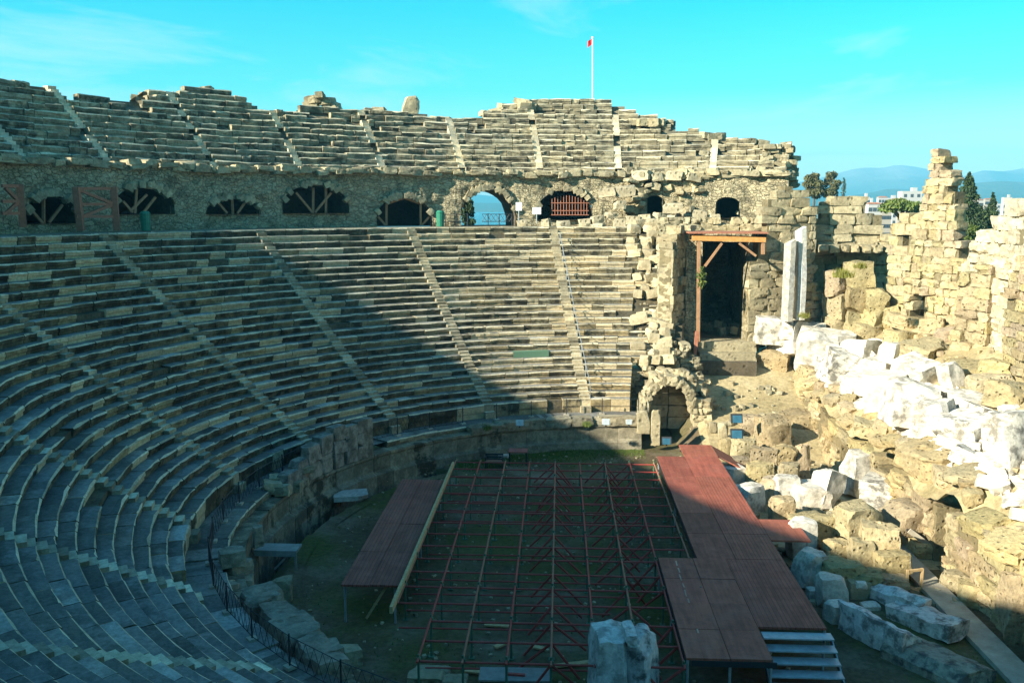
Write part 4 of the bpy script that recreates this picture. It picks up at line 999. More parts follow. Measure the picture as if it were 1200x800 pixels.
def deck(name, label, panels, legs, z=ZS+.12):
    root = tag(empty(name, (panels[0][0], panels[0][2], 0)), label, 'stage deck')
    for (x0, x1, y0, y1, mt, k) in panels:
        mb = MB(); g = .016; mb.box(((x0+x1)/2, (y0+y1)/2, z+U(-.008, .008)), (x1-x0-g, y1-y0-g, .07), 0, (.255*k, .078*k*U(.94, 1.06), .05*k, 0)); part(mb, 'deck_panel', mt, root)
    for (x, y) in legs:
        mb = MB(); mb.tube((x, y, -.02), (x, y, z-.04), .04); part(mb, 'leg', 'grey_metal', root)
    return root
pn = []
for j in range(4):
    y0 = 29.35+j*2.92
    for i in range(2): pn.append((-7.05+i*.95, -6.1+i*.95, y0, y0+2.92, 'plank_red', U(.8, 1.1)))
d1 = deck('stage_deck', 'long red plank deck on the left side of the bare stage frame', pn, [(-6.95, 29.5), (-5.3, 29.5), (-6.95, 35), (-5.3, 35), (-6.95, 40.8), (-5.3, 40.8)])
mb = MB(); mb.bar((-6.3, 29.7, .05), (-5.6, 29.6, ZS), .1, .08); part(mb, 'brace', 'pale_wood', d1)
pn = []
ys = [31.6, 34.1, 36.4, 38.8, 41.5, 44.9]
for j in range(5):
    pn += [(4.75, 6.1, ys[j], ys[j+1], 'plywood_red', U(.85, 1.3)), (6.1, 7.75, ys[j], ys[j+1], 'plank_red' if j < 4 else 'plywood_red', U(.95, 1.2))]
pn += [(6.1, 7.75, 44.9, 47.2, 'plywood_red', 1.15), (7.75, 9.2, 33.5, 35.8, 'plywood_red', 1.15)]
yl = [24.35, 26.1, 27.9, 29.8, 31.6]
for j in range(4):
    pn += [(3.4, 4.6, yl[j], yl[j+1], 'plywood_red', U(.75, 1.15)), (4.6, 5.75, yl[j], yl[j+1], 'plywood_red', U(.75, 1.1))]
pn += [(5.75, 7.75, 26.35, 29.2, 'plank_red', .85), (5.75, 7.75, 29.2, 31.6, 'plank_red', .95)]
d2 = deck('stage_deck', 'L-shaped red plywood deck with a side stub right of the bare stage frame', pn, [(3.45, 24.4), (4.6, 24.4), (5.7, 24.4), (3.45, 28), (3.45, 31.5), (4.8, 38), (4.8, 44.5), (7.7, 26.4), (7.7, 30), (7.7, 36), (7.7, 40), (7.7, 44.5), (9.1, 33.6), (9.1, 35.7)])
mb = MB(); mb.add([(7.75, 45.1, ZS+.15), (9.1, 44.6, .75), (9.1, 46.4, .75), (7.75, 47.2, ZS+.15), (7.75, 45.1, ZS+.08), (9.1, 44.6, .68), (9.1, 46.4, .68), (7.75, 47.2, ZS+.08)], [(0, 1, 2, 3), (4, 5, 1, 0), (5, 6, 2, 1)], (.25, .08, .05, 0)); part(mb, 'side_ramp', 'plywood_red', d2)
mb = MB(); mb.box((4.7, 24.36, ZS), (2.3, .04, .16)); mb.box((7.73, 36, ZS), (.04, 18, .14)); mb.box((4.77, 38, ZS-.02), (.04, 13, .14)); mb.box((3.42, 28, ZS-.02), (.04, 7.0, .14)); part(mb, 'edge_beam', 'dark_metal', d2)
mb = MB()
for k in range(9): mb.box((3.98+.03*nz((k, 0, 0), .7)-.004*k, 31.1-.62*k, ZS+.158), (.045, U(.2, .6), .004), U(-.05, .05), (.4, .28, .2, 0))
part(mb, 'paint_streak', 'plywood_red', d2)
st_ = tag(empty('deck_stairs', (6.75, 24.5, 0)), 'grey metal stairs climbing to the near end of the right red deck', 'stairs')
for k in range(6):
    zt = ZS+.04-k*.2; y1 = 26.3-k*.36
    mb = MB(); mb.box((6.75, y1-.2, zt), (2.0, .42, .04)); part(mb, 'tread', 'grey_metal', st_)
    mb = MB(); mb.box((6.75, y1, zt-.1), (1.98, .02, .18)); part(mb, 'riser', 'dark_metal', st_)
for s_ in (-1, 1):
    mb = MB(); mb.bar((6.75+s_*1.02, 26.35, ZS-.1), (6.75+s_*1.02, 24.1, -.05), .04, .22); part(mb, 'stringer', 'grey_metal', st_)
for o_, dx_, dy_ in ((d1, .0, -1.35), (d2, .13, -.72), (st_, .2, -.78), (scf, .05, -1.0)): o_.location.x += dx_; o_.location.y += dy_
# loose boards on the ground inside the frame
def bar_thing(name, label, a_, b_, w, h, mat, cat, group=None):
    mb = MB(); mb.bar(a_, b_, w, h); return tag(mb.build(name, mat, None, loc=a_), label, cat, group)
p = ground(603, 790, .4); root = tag(empty('board_panel', (p.x, p.y, 0)), 'blue-grey board panel on low legs at the bottom of the scaffold', 'board')
mb = MB(); mb.box(p, (2.0, .75, .05), .02, (.25, .25, .24, 0)); part(mb, 'panel', 'old_board', root)
for s_ in (-.9, .9):
    mb = MB(); mb.box((p.x+s_, p.y, .19), (.08, .6, .4)); part(mb, 'trestle', 'dark_metal', root)
bar_thing('short_plank', 'small dark red plank lying on the blue-grey board panel', p+Vector((-.25, -.05, .05)), p+Vector((.3, -.1, .05)), .1, .05, 'red_tube', 'plank')
for (x0, y0, x1, y1, lb) in ((648, 780, 693, 775, 'long pale plank on the ground left of the carved marble block'), (568, 731, 596, 733, 'pale plank on the earth in the lower left of the scaffold'), (625, 757, 640, 760, 'short pale plank by the long plank in the scaffold'), (580, 758, 592, 753, 'small tilted plank near the board panel'), (545, 785, 562, 787, 'pale plank just left of the board panel')):
    a_, b_ = ground(x0, y0, .08), ground(x1, y1, .08); bar_thing('plank', lb, a_, b_, .18, .05, 'pale_wood', 'plank', 'loose planks in the scaffold')
# table and bench by the podium
p = ground(607, 543, 0); root = tag(empty('table', p), 'small red-topped table by the podium wall at the far side of the stage', 'table')
mb = MB(); mb.box(p+Vector((0, 0, .72)), (1.0, .75, .05), 0, (.36, .1, .075, 0)); part(mb, 'table_top', 'plywood_red', root)
for sx in (-1, 1):
    for sy in (-1, 1): mb = MB(); mb.box(p+Vector((sx*.45, sy*.32, .35)), (.05, .05, .7)); part(mb, 'leg', 'dark_metal', root)
p = ground(579, 548, 0); root = tag(empty('bench', p), 'dark slatted bench beside the small red-topped table', 'bench')
for k in range(3): mb = MB(); mb.box(p+Vector((0, .2, .42+k*.13)), (.95, .04, .09)); part(mb, 'back_slat', 'dark_metal', root)
mb = MB(); mb.box(p+Vector((0, 0, .38)), (.95, .4, .05)); part(mb, 'seat', 'brown_timber', root)
for sx in (-1, 1): mb = MB(); mb.box(p+Vector((sx*.44, .05, .3)), (.05, .4, .6)); part(mb, 'leg', 'dark_metal', root)

# ------------------------------------------------------------------ railing round the orchestra walk
rl = tag(empty('railing', pol(17.0, R(60), 1.74)), 'dark metal lattice railing with white-footed posts along the lowest seat row', 'railing')
angs = [R(-1+7.0*k) for k in range(27)]
for k, t in enumerate(angs):
    b_ = pol(17.0, t, 1.74); mb = MB(); mb.tube(b_, b_+Vector((0, 0, .95)), .026); part(mb, 'post', 'dark_metal', rl)
    mb = MB(); mb.box(b_+Vector((0, 0, .04)), (.26, .26, .09), t); part(mb, 'post_foot', 'concrete', rl)
for k, (t0, t1) in enumerate(zip(angs, angs[1:])):
    mb = MB(); a_, b_ = pol(17.0, t0, 1.74), pol(17.0, t1, 1.74)
    if t0 > R(30):
        for z in (.12, .88): mb.tube(a_+Vector((0, 0, z)), b_+Vector((0, 0, z)), .015, 4)
        for j in range(6):
            p, q = a_.lerp(b_, j/6), a_.lerp(b_, (j+1)/6)
            mb.tube(p+Vector((0, 0, .12)), q+Vector((0, 0, .88)), .008, 4); mb.tube(p+Vector((0, 0, .88)), q+Vector((0, 0, .12)), .008, 4)
    else:
        for z in (.5, .88): mb.tube(a_+Vector((0, 0, z)), b_+Vector((0, 0, z)), .008, 4)
    part(mb, 'lattice_panel', 'dark_metal', rl)
hr = tag(empty('handrail', pol(20, AIS[0], zs[4])), 'thin metal handrail climbing the stairway nearest the collapsed seats', 'handrail')
pts = []
for i in range(0, 27, 3):
    b_ = pol(rows[i]+.2, AIS[0]-.3/rows[i], zs[i]); pts.append(b_+Vector((0, 0, .8))); mb = MB(); mb.tube(b_, b_+Vector((0, 0, .8)), .022); part(mb, 'post', 'grey_metal', hr)
mb = MB()
for a_, b_ in zip(pts, pts[1:]): mb.tube(a_, b_, .02)
part(mb, 'rail', 'grey_metal', hr)

# ------------------------------------------------------------------ lamps, signs, bins, flag
def lamp(px, py, zb, sz, mat, lb, Y=None):
    p = ground(px, py, zb); root = tag(empty('floodlight', p), lb, 'floodlight', 'floodlights round the orchestra')
    mb = MB(); mb.box(p+Vector((0, 0, .28)), (sz, .14, sz*.8), U(-.2, .2), None, R(-20)); h = part(mb, 'lamp_body', 'lamp_white' if mat == 'w' else 'dark_metal', root)
    mb = MB(); mb.box(p+Vector((0, -.085, .26)), (sz*.86, .02, sz*.64), 0, None, R(-20)); sub(mb, 'lens', 'lamp_white' if mat == 'w' else 'lamp_blue', h, root)
    mb = MB(); mb.tube(p, p+Vector((0, .03, .2)), .04); part(mb, 'stand', 'dark_metal', root)
for (px, py, zb, sz, mt, lb) in ((609, 501, 1.75, .4, 'w', 'pale floodlight on the podium above the red table'), (710, 500, 1.75, .4, 'w', 'pale floodlight on the podium near the handrail foot'), (737, 500, 1.75, .32, 'w', 'grey floodlight low among stones left of the upright block'), (781, 522, .9, .5, 'b', 'blue-glass floodlight on the ground under the small arch'), (863, 496, 2.0, .62, 'b', 'upper blue-glass floodlight beside the slim stone post'), (863, 514, 1.7, .62, 'b', 'lower blue-glass floodlight beside the square orange-brown block')):
    lamp(px, py, zb, sz, mt, lb)
def sign(px, py, hpx, w, h, lb):
    Y = 67.2; b_ = at(px, py, Y); t_ = at(px, py-hpx, Y); root = tag(empty('sign_board', b_), lb, 'sign', 'visitor signs on the walkway')
    mb = MB(); mb.tube(b_, t_, .04); part(mb, 'post', 'grey_metal', root)
    mb = MB(); mb.box(t_, (w, .04, h)); part(mb, 'board', 'sign_white', root)
sign(629, 262, 15, .62, .5, 'white sign on a leaning post before the grated arch'); sign(608, 262, 20, .45, .6, 'cream sign board on the pier left of the grated arch')
def litter(px, py, mat, lb):
    p = at(px, py, pol(RW-1.4, th_of_px(px, RW-1.4)).y); p.z = zs[-1]; root = tag(empty('litter_bin', p), lb, 'litter bin', 'litter bins')
    mb = MB(); mb.tube(p, p+Vector((0, 0, 1.0)), .26, 12, None, .3); part(mb, 'body', mat, root); mb = MB(); mb.tube(p+Vector((0, 0, 1.0)), p+Vector((0, 0, 1.16)), .33, 12, None, .2); part(mb, 'lid', mat, root)
litter(516, 262, 'green_plastic', 'green litter bin standing left of the open fenced arch'); litter(171, 268, 'green_plastic', 'dark litter bin in shade under the second arch from the left')
fn = tag(empty('fence', gp(560, 264)), 'low dark metal fence closing the open arch that shows the sea', 'fence')
for k, px in enumerate((522, 535, 548, 572, 585, 600)):
    mb = MB(); a_ = gp(px, 264, -.3); mb.tube(Vector((a_.x, a_.y, ZD-.2)), Vector((a_.x, a_.y, ZD+.85)), .035); part(mb, 'post', 'dark_metal', fn)
for z in (.25, .8):
    mb = MB(); a_, b_ = gp(565, 264, -.3), gp(602, 264, -.3); mb.tube((a_.x, a_.y, ZD+z), (b_.x, b_.y, ZD+z), .025); part(mb, 'rail', 'dark_metal', fn)
    mb = MB(); a_, b_ = gp(518, 264, -.3), gp(548, 264, -.3); mb.tube((a_.x, a_.y, ZD+z), (b_.x, b_.y, ZD+z), .025); part(mb, 'rail', 'dark_metal', fn)
mb = MB(); a_, b_ = gp(565, 264, -.3), gp(602, 264, -.3)
for k in range(7):
    p, q = a_.lerp(b_, k/7), a_.lerp(b_, (k+1)/7); mb.tube((p.x, p.y, ZD+.25), (q.x, q.y, ZD+.8), .016, 4); mb.tube((p.x, p.y, ZD+.8), (q.x, q.y, ZD+.25), .016, 4)
part(mb, 'lattice_panel', 'dark_metal', fn)
gr = tag(empty('iron_grate', gp(665, 255, .2)), 'brown iron bar grate across the arch above the handrail stairway', 'grate')
for k in range(13):
    px = 647+k*3.4; yt = 229+abs(px-664)*.28*(abs(px-664)/20); mb = MB(); mb.tube(gp(px, 252, .2), gp(px, max(225, yt), .2), .03, 5); part(mb, 'bar', 'brown_timber', gr)
for y in (238, 247, 252): mb = MB(); mb.tube(gp(646, y, .2), gp(690, y, .2), .035, 5); part(mb, 'rail', 'brown_timber', gr)
fp = tag(empty('flagpole', at(694, 118, 80)), 'slender white flagpole with a small red flag on the top rim', 'flagpole')
b_, t_ = at(694.5, 122, 80), at(694.5, 45, 80)
mb = MB(); mb.tube(b_, t_, .06, 8, None, .05); mb.tube(t_, t_+Vector((0, 0, .12)), .1, 8); part(mb, 'pole', 'pole_white', fp)
mb = MB(); P = []
for k in range(7):
    f = k/6
    for j in range(5): P.append((t_.x-.06-.36*f, t_.y+.1*math.sin(f*6+j*.4)*f, t_.z-.02-.5*j/4-.25*f))
mb.add(P, [(k*5+j, k*5+j+1, (k+1)*5+j+1, (k+1)*5+j) for k in range(6) for j in range(4)], sm=True); part(mb, 'flag', 'flag_red', fp)
# path furniture
root = tag(empty('wooden_frame', ground(1066, 693, 0)), 'pale wooden barrier frame standing across the path', 'barrier')
a_, b_ = ground(1062, 694, .0), ground(1079, 692, .0)
for nm, s_, e_ in (('post', a_, a_+Vector((0, 0, .85))), ('post', b_, b_+Vector((0, 0, .85))), ('rail', a_+Vector((0, 0, .8)), b_+Vector((0, 0, .8))), ('rail', a_+Vector((0, 0, .1)), b_+Vector((0, 0, .1)))):
    mb = MB(); mb.bar(s_, e_, .08, .08); part(mb, nm, 'pale_wood', root)
p = ground(1085, 652, 0); root = tag(empty('metal_stair', p), 'short dark metal stair descending to the path between boulders', 'stairs')
for k in range(5):
    mb = MB(); mb.box(p+Vector((-.5+k*.22, .5, .9-k*.17)), (.24, .9, .04)); part(mb, 'tread', 'dark_metal', root)
for s_ in (0, 1):
    mb = MB(); mb.bar(p+Vector((-.7, .02+.95*s_, 1.05)), p+Vector((.65, .02+.95*s_, .05)), .05, .2); part(mb, 'stringer', 'concrete', root)

# ------------------------------------------------------------------ plants
def leaves(mb, c, rad, n, sz, cols, squash=1.0, shell=.35):
    for _ in range(n):
        v = Vector((random.gauss(0, 1), random.gauss(0, 1), random.gauss(0, 1))).normalized(); f = (shell+(1-shell)*random.random()**.5)
        p = Vector(c)+Vector((v.x*rad[0], v.y*rad[1], v.z*rad[2]*squash))*f
        if noise.noise(p*(.9/max(rad)*3)) < -.18: continue
        q = Euler((U(0, 6.3), U(0, 6.3), U(0, 6.3))).to_matrix(); s_ = sz*U(.6, 1.4)
        k = U(.7, 1.3); cl = random.choice(cols)
        mb.add([p+q@Vector((-s_, 0, 0)), p+q@Vector((0, -s_*.45, 0)), p+q@Vector((s_, 0, 0)), p+q@Vector((0, s_*.45, 0))], [(0, 1, 2, 3)], (cl[0]*k, cl[1]*k, cl[2]*k, 0))
G_DARK = [(.035, .06, .02), (.05, .075, .03), (.025, .045, .018)]; G_BR = [(.09, .13, .025), (.07, .11, .02), (.12, .15, .04)]; G_OL = [(.1, .1, .04), (.08, .085, .035), (.12, .11, .05)]
def tree(name, label, px, ybase, ytop, Y, kind, wpx, cols, n=2600):
    b_, t_ = at(px, ybase, Y), at(px, ytop, Y); zg = min(b_.z, t_.z-1); hh = t_.z-zg; w = wpx*Y/FPX/2
    root = tag(empty(name, (b_.x, b_.y, zg)), label, 'tree', 'trees beyond the ruins'); base = Vector((b_.x, b_.y, zg-4))
    mb = MB(); mb.tube(base, Vector((b_.x, b_.y, zg+hh*.9)), hh*.03+.12, 8, None, .05)
    if kind == 'umbrella':
        for k in range(7):
            a = k*.9; mb.tube((b_.x, b_.y, zg+hh*.2), (b_.x+w*.6*math.cos(a), b_.y+w*.6*math.sin(a), zg+hh*.7), .18, 5, None, .05)
    part(mb, 'trunk', 'bark', root); mb = MB(); sz = max(.14, w*.085)
    if kind == 'cone':
        for k in range(26):
            f = k/25; rr = w*(1-f)**.8*U(.7, 1.15)+.15
            for j in range(5):
                a = U(0, 6.3); leaves(mb, (b_.x+rr*.55*math.cos(a), b_.y+rr*.55*math.sin(a), zg+hh*(.06+.92*f)), (rr*.6, rr*.6, hh*.035), n//130, sz, cols, 1, .1)
    elif kind == 'cypress': 
        for k in range(14):
            f = k/13; rr = w*math.sin(math.pi*min(1, .15+.85*f)**.8)*1.0+.1; leaves(mb, (b_.x+U(-.1, .1), b_.y, zg+hh*(.05+.92*f)), (rr, rr, hh*.06), n//14, sz, cols)
    elif kind == 'umbrella':
        for k in range(22):
            a = U(0, 6.3); q = U(0, 1)**.5; leaves(mb, (b_.x+w*.8*q*math.cos(a), b_.y+w*.8*q*math.sin(a), zg+hh*(.62+.2*(1-q*q)+U(-.05, .05))), (w*.3, w*.3, hh*.2), n//22, sz, cols)
    else:
        for k in range(20):
            a = U(0, 6.3); q = U(0, 1)**.5; f = U(.2, .95); s_ = math.sin(math.pi*(.2+.7*f)); leaves(mb, (b_.x+w*.75*q*s_*math.cos(a), b_.y+w*.75*q*s_*math.sin(a), zg+hh*f*.95), (w*.32, w*.32, hh*.12), n//20, sz, cols)
    part(mb, 'crown', 'leaf', root)
for e in (('pine_tree', 'flat-topped bright green umbrella pine left of the ruined tower', 1055, 262, 233, 120, 'umbrella', 52, G_BR, 5200), ('conifer_tree', 'tall pointed dark conifer just right of the ruined tower', 1130, 285, 204, 95, 'cone', 46, G_DARK, 7800), ('cypress_tree', 'slim dark cypress standing before the white town', 1161, 270, 227, 110, 'cypress', 13, G_DARK, 2600), ('round_tree', 'dark bushy tree between the conifer and the cypress', 1146, 284, 240, 100, 'round', 44, G_DARK, 3600), ('round_tree', 'dark bushy tree tight against the ruined tower', 1119, 284, 230, 90, 'round', 30, G_DARK, 3000), ('pine_tree', 'brownish open pine at the left of the skyline clump', 954, 238, 202, 140, 'round', 34, G_OL, 4600), ('pine_tree', 'brownish open pine at the right of the skyline clump', 974, 238, 201, 140, 'round', 30, G_OL, 4200), ('cypress_tree', 'tiny dark cypress on the skyline right of the pine clump', 988, 232, 209, 180, 'cypress', 5, G_DARK, 500), ('round_tree', 'small green tree seen through the open arch against the sea', 549, 268, 233, 88, 'round', 22, G_DARK, 2400), ('round_tree', 'low olive bush at the foot of the dark trees right of the tower', 1137, 285, 262, 88, 'round', 22, G_BR, 1800)): tree(*e)
def tuft(name, px, py, Y, w, lb, cols, n=120, z=None):
    p = at(px, py, Y) if z is None else ground(px, py, z); mb = MB()
    for _ in range(n):
        a = U(0, 6.3); o = U(0, w*.5); q = p+Vector((o*math.cos(a), o*math.sin(a)*.7, U(-.05, .1))); l = U(.2, .5)*w; dr = Vector((U(-.5, .5), U(-.5, .5), 1)).normalized()*l; s_ = .035*w
        cl = random.choice(cols); mb.add([q+Vector((-s_, 0, 0)), q+Vector((s_, 0, 0)), q+dr], [(0, 1, 2)], (*cl, 0))
    tag(mb.build(name, 'leaf', None, loc=p), lb, 'plant', 'wild plants on the ruins')
G_Y = [(.2, .2, .04), (.15, .17, .035), (.24, .21, .06)]
tuft('grass_tuft', 988, 325, 49.6, 1.1, 'yellow-green grass tuft growing on the tall yellow outcrop', G_Y)
tuft('grass_tuft', 1008, 314, 49.6, .7, 'smaller grass tuft on the pale yellow outcrop', G_Y)
mb = MB(); p = at(822, 326, 57.2); leaves(mb, p, (.3, .22, .75), 260, .1, G_BR, 1, .1); tag(mb.build('creeper', 'leaf', None, loc=p), 'green creeper hanging on the timber canopy post', 'plant', 'wild plants on the ruins'); tuft('grass_tuft', 942, 372, 56.9, .7, 'yellow weeds at the foot of the standing marble slabs', G_Y)
tuft('weed', 688, 499, 0, .55, 'small green weed on the podium ledge', G_BR, z=1.75); tuft('weed', 570, 503, 0, .6, 'low green weeds on the podium left of the pale floodlight', G_BR, z=1.6)
# moss-green patch where seat blocks are missing
i = 9; p = None
t0, t1 = th_of_px(637, rows[10], zs[10], -12, 40), th_of_px(593, rows[10], zs[10], -12, 40); best = min(range(NROW), key=lambda k: abs(proj(pol(rows[k], (t0+t1)/2, zs[k]-.1))[1]-411))
mb = MB()
for k in range(10):
    a0 = t0+(t1-t0)*k/10; a1 = t0+(t1-t0)*(k+1)/10; r_, z_ = rows[best], zs[best]
    mb.add([pol(r_-.06, a0, z_-.4), pol(r_-.06, a1, z_-.4), pol(r_-.05, a1, z_+.02), pol(r_-.05, a0, z_+.02), pol(r_+.3, a1, z_+.03+.02*nz((k, 1, 1))), pol(r_+.3, a0, z_+.03)], [(0, 1, 2, 3), (3, 2, 4, 5)], (.1, .19, .12, 0))
tag(mb.build('green_sheet', 'leaf', None, loc=pol(rows[best], (t0+t1)/2, zs[best])), 'pale green protective sheet laid over damaged seats in the sunlit rows', 'sheet')
# short grass at the foot of the podium
mb = MB()
for _ in range(5200):
    t = R(U(-2, 40)); r = 15.7-abs(random.gauss(0, .9)); q = pol(r, t)
    if r > 15.72: continue
    z = ghz(q.x, q.y); l = U(.03, .1); s_ = .025; cl = random.choice(G_BR); mb.add([(q.x-s_, q.y, z-.01), (q.x+s_, q.y, z-.01), (q.x+U(-.04, .04), q.y+U(-.04, .04), z+l)], [(0, 1, 2)], (cl[0]*.9, cl[1]*.9, cl[2]*.9, 0))
for _ in range(2600):
    t = U(0, 6.283); r = 14*U(0, 1)**.5; q = pol(r, t)
    if nz((q.x, q.y, 0), .4, 3) < .12 or q.y < 20: continue
    z = ghz(q.x, q.y); l = U(.03, .12); s_ = .022; cl = random.choice(G_BR); mb.add([(q.x-s_, q.y, z-.01), (q.x+s_, q.y, z-.01), (q.x+U(-.05, .05), q.y+U(-.05, .05), z+l)], [(0, 1, 2)], (cl[0]*.8, cl[1]*.8, cl[2]*.8, 0))
tag(mb.build('grass', 'leaf'), 'short green grass along the foot of the podium wall', None, None, 'stuff')

# ------------------------------------------------------------------ town, hills, sea
random.seed(21)
def house(px, yb, yt, Y, wpx, mat, lb, roof):
    a_ = at(px, yb, Y); zt = at(px, yt, Y).z; w = wpx*Y/FPX; d = w*.7; zb = -1.3
    root = tag(empty('apartment_building', (a_.x, a_.y, zb)), lb, 'building', 'pale buildings of the town beyond the ruins')
    mb = MB(); mb.box((a_.x, a_.y+d/2, (zt+zb)/2), (w, d, zt-zb)); part(mb, 'wall', mat, root)
    mb = MB()
    if roof: 
        z = zt; mb.add([(a_.x-w*.54, a_.y-.3, z), (a_.x+w*.54, a_.y-.3, z), (a_.x+w*.54, a_.y+d+.3, z), (a_.x-w*.54, a_.y+d+.3, z), (a_.x-w*.3, a_.y+d/2, z+w*.13), (a_.x+w*.3, a_.y+d/2, z+w*.13)], [(0, 1, 5, 4), (1, 2, 5), (2, 3, 4, 5), (3, 0, 4), (3, 2, 1, 0)]); part(mb, 'roof', 'roof_tile', root)
    else: mb.box((a_.x+w*.2, a_.y+d/2, zt+.8), (w*.25, d*.4, 1.6)); part(mb, 'roof_hut', mat, root)
    mb = MB(); nf = max(2, int((zt-2)/3.2)); nc = max(3, int(w/3.5))
    for j in range(nf):
        for i in range(nc): mb.box((a_.x-w/2+w*(i+.5)/nc, a_.y-.02, zt-2-j*3.2), (1.3, .08, 1.4))
    part(mb, 'windows', 'window_dark', root)
hs = []
for k in range(30):
    px = 1000+k*6.6+U(-2, 2) if k < 18 else U(1115, 1240)
    hs.append((px, U(320, 620), U(231, 239), U(7, 17)))
hs.sort(key=lambda e: -e[1])
wd = ['far away', 'in the haze', 'over the ruins']
for k, (px, Y, yt, w) in enumerate(hs):
    rf = random.random() < .45; mt = random.choice(['house_white', 'house_white', 'house_cream'])
    pos = 'left of the ruined tower' if px < 1085 else ('between tower and cypress' if px < 1160 else 'right of the cypress')
    house(px, 243, yt, Y, w, mt, '%s %s building of the distant town %s' % ('white' if mt == 'house_white' else 'cream', 'tile-roofed' if rf else 'flat-roofed', pos), rf)
house(1068, 243, 224, 420, 22, 'house_white', 'broad white flat block standing out of the town left of the tower', False)
def ridge(name, lb, Y0, pts, depth, seed):
    mb = MB(); n = 150; m_ = 14; idx = []
    x0, x1 = pts[0][0], pts[-1][0]
    for i in range(n+1):
        px = x0+(x1-x0)*i/n; py = lerp(pts, px); hz = max(2, at(px, py-4, Y0).z*1.06)
        for j in range(m_+1):
            f = j/m_; Yd = Y0+depth*(f-.5)*2; pr = 1-abs(f-.5)*2; x = at(px, 243, Y0).x*(Yd/Y0)**.6
            z = hz*pr**.8*(1+.22*nz((x*.0016, Yd*.0016, 1), 1, seed)+.12*nz((x*.006, Yd*.006, 1), 1, seed))-3*(1-pr)
            mb.v.append((max(-4600, min(4600, x)), Yd, min(z, 370)))
    for i in range(n):
        for j in range(m_): a = i*(m_+1)+j; mb.face((a, a+m_+1, a+m_+2, a+1), sm=True)
    tag(mb.build(name, 'mountain_rock'), lb, None, None, 'structure')
ridge('mountains', 'hazy blue mountain range with pale summits', 5200, [(300, 240), (520, 228), (600, 236), (800, 240), (930, 224), (985, 213), (1020, 203), (1045, 199), (1070, 200), (1090, 204), (1120, 212), (1150, 206), (1185, 208), (1220, 205), (1300, 215), (1500, 235)], 900, 3)
ridge('hills', 'nearer low blue hills behind the town', 3300, [(400, 243), (860, 241), (960, 236), (1010, 230), (1040, 226), (1080, 229), (1130, 224), (1180, 220), (1220, 222), (1300, 228), (1500, 240)], 500, 8)
mb = MB(); mb.add([(-4650, 160, -1.0), (-10, 160, -1.0), (-90, 3000, -1.0), (-100, 6300, -1.0), (-4650, 6300, -1.0)], [(0, 1, 2, 3, 4)]); tag(mb.build('sea', 'sea_water'), None, None, None, 'structure')

# ------------------------------------------------------------------ air
HAZE = True
if HAZE:
    mb = MB(); mb.box((0, 2900, 188.8), (9400, 6900, 382.4))
    s = NT('haze_air'); s.t.nodes.remove(s.b); v = s.n('ShaderNodeVolumePrincipled'); v.inputs['Color'].default_value = (.14, .64, .94, 1); v.inputs['Density'].default_value = .00026; v.inputs['Anisotropy'].default_value = 0.0
    s.l(v.outputs[0], s.out.inputs['Volume']); hz = mb.build('haze', 'haze_air'); tag(hz, 'thin blue distance haze', None, None, 'stuff')

# ------------------------------------------------------------------ light, sky, camera
SAZ, SEL = 57.0, 25.0
sd = Vector((math.sin(R(SAZ))*math.cos(R(SEL)), math.cos(R(SAZ))*math.cos(R(SEL)), -math.sin(R(SEL))))
L = bpy.data.lights.new('sun', 'SUN'); L.energy = 5.0; L.angle = R(.5); L.color = (1.0, .9, .72)
lo = bpy.data.objects.new('sun', L); COL.objects.link(lo); lo.rotation_euler = sd.to_track_quat('-Z', 'Y').to_euler()
w = bpy.data.worlds.new('World'); SC.world = w; w.use_nodes = True; nt = w.node_tree; nt.nodes.clear()
def N(k, **kw):
    x = nt.nodes.new(k)
    for a_, v_ in kw.items(): setattr(x, a_, v_)
    return x
out = N('ShaderNodeOutputWorld'); bg = N('ShaderNodeBackground'); sky = N('ShaderNodeTexSky', sky_type='NISHITA'); sky.sun_disc = False
sky.sun_elevation = R(SEL); sky.sun_rotation = R(SAZ+180); sky.air_density = 1.0; sky.dust_density = .6; sky.ozone_density = 1.0
tint = N('ShaderNodeMix', data_type='RGBA', blend_type='MULTIPLY'); tint.inputs[0].default_value = 1.0; 
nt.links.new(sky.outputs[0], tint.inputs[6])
tc = N('ShaderNodeTexCoord'); sep = N('ShaderNodeSeparateXYZ'); nt.links.new(tc.outputs['Generated'], sep.inputs[0])
tr_ = N('ShaderNodeValToRGB'); e_ = tr_.color_ramp.elements; e_[0].position = .05; e_[0].color = (1.45, 1.4, 1.22, 1); e_[1].position = .5; e_[1].color = (.36, 1.12, 1.4, 1); q2 = e_.new(.2); q2.color = (.0, 1.27, 1.27, 1); q3 = e_.new(.27); q3.color = (.0, 1.25, 1.3, 1); q_ = e_.new(.12); q_.color = (.26, 1.33, 1.26, 1); nt.links.new(sep.outputs[2], tr_.inputs[0]); nt.links.new(tr_.outputs[0], tint.inputs[7])  # red raised in the unseen upper sky, added to warm the shaded stone
zz = N('ShaderNodeMath', operation='MAXIMUM'); nt.links.new(sep.outputs[2], zz.inputs[0]); zz.inputs[1].default_value = .04
dx = N('ShaderNodeMath', operation='DIVIDE'); dy = N('ShaderNodeMath', operation='DIVIDE')
nt.links.new(sep.outputs[0], dx.inputs[0]); nt.links.new(zz.outputs[0], dx.inputs[1]); nt.links.new(sep.outputs[1], dy.inputs[0]); nt.links.new(zz.outputs[0], dy.inputs[1])
cb = N('ShaderNodeCombineXYZ'); nt.links.new(dx.outputs[0], cb.inputs[0]); nt.links.new(dy.outputs[0], cb.inputs[1])
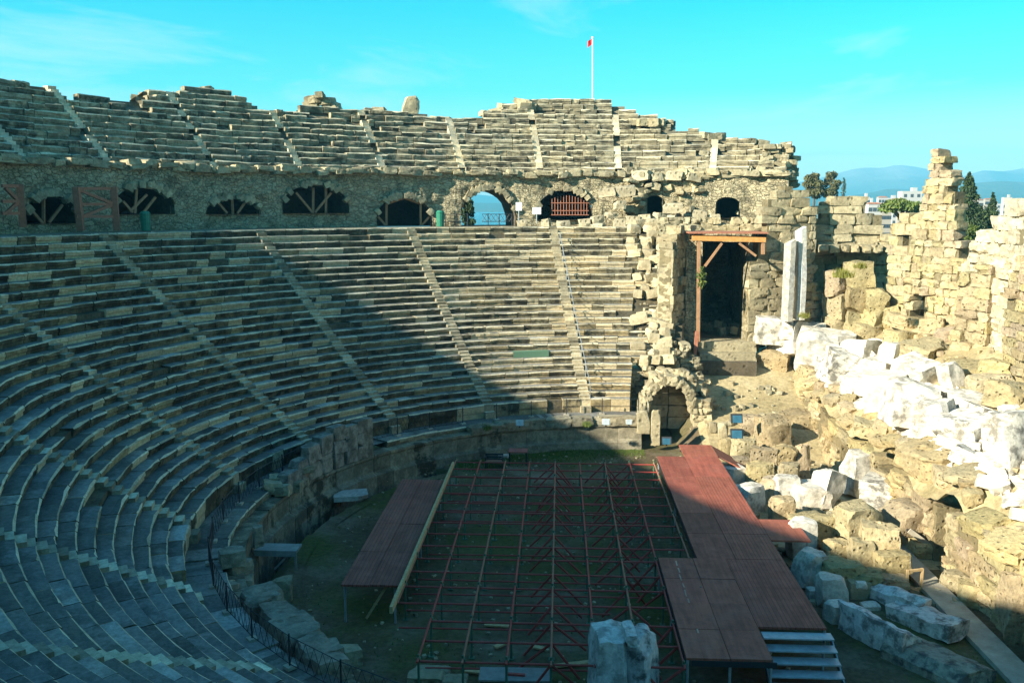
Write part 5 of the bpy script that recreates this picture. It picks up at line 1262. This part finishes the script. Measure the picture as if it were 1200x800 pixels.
mp = N('ShaderNodeMapping'); mp.inputs['Scale'].default_value = (.55, .3, 1); mp.inputs['Rotation'].default_value = (0, 0, R(25)); mp.inputs['Location'].default_value = (3.4, 1.3, 0); nt.links.new(cb.outputs[0], mp.inputs[0])
nn = N('ShaderNodeTexNoise'); nn.inputs['Scale'].default_value = 1.0; nn.inputs['Detail'].default_value = 9; nn.inputs['Roughness'].default_value = .6; nn.inputs['Distortion'].default_value = .6; nt.links.new(mp.outputs[0], nn.inputs['Vector'])
cr = N('ShaderNodeValToRGB'); cr.color_ramp.elements[0].position = .545; cr.color_ramp.elements[0].color = (0, 0, 0, 1); cr.color_ramp.elements[1].position = .8; cr.color_ramp.elements[1].color = (.8, .8, .8, 1); lf = N('ShaderNodeMath', operation='MULTIPLY_ADD'); nt.links.new(sep.outputs[0], lf.inputs[0]); lf.inputs[1].default_value = -1.1; lf.inputs[2].default_value = -.36; lf.use_clamp = True
lz = N('ShaderNodeMapRange'); nt.links.new(sep.outputs[2], lz.inputs[0]); lz.inputs[1].default_value = .2; lz.inputs[2].default_value = .13; lz.inputs[3].default_value = 0; lz.inputs[4].default_value = 1
lm = N('ShaderNodeMath', operation='MULTIPLY'); nt.links.new(lf.outputs[0], lm.inputs[0]); nt.links.new(lz.outputs[0], lm.inputs[1])
ad = N('ShaderNodeMath', operation='ADD'); nt.links.new(nn.outputs[0], ad.inputs[0]); nt.links.new(lm.outputs[0], ad.inputs[1]); nt.links.new(ad.outputs[0], cr.inputs[0])
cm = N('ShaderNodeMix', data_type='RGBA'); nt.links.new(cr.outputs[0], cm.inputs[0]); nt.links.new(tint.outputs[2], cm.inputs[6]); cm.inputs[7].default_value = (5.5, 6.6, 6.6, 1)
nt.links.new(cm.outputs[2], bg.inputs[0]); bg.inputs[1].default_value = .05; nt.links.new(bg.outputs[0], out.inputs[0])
cam = bpy.data.cameras.new('camera'); cam.sensor_width = 36; cam.lens = FPX/1200*36; cam.clip_end = 20000; cam.clip_start = .1
co = bpy.data.objects.new('camera', cam); COL.objects.link(co); co.location = (0, 0, H); co.rotation_euler = (math.pi/2-PIT, 0, YAW); SC.camera = co
vs = SC.view_settings; vs.view_transform = 'Standard'; vs.look = 'None'; vs.exposure = 1.75; vs.gamma = 1; vs.use_curve_mapping = False
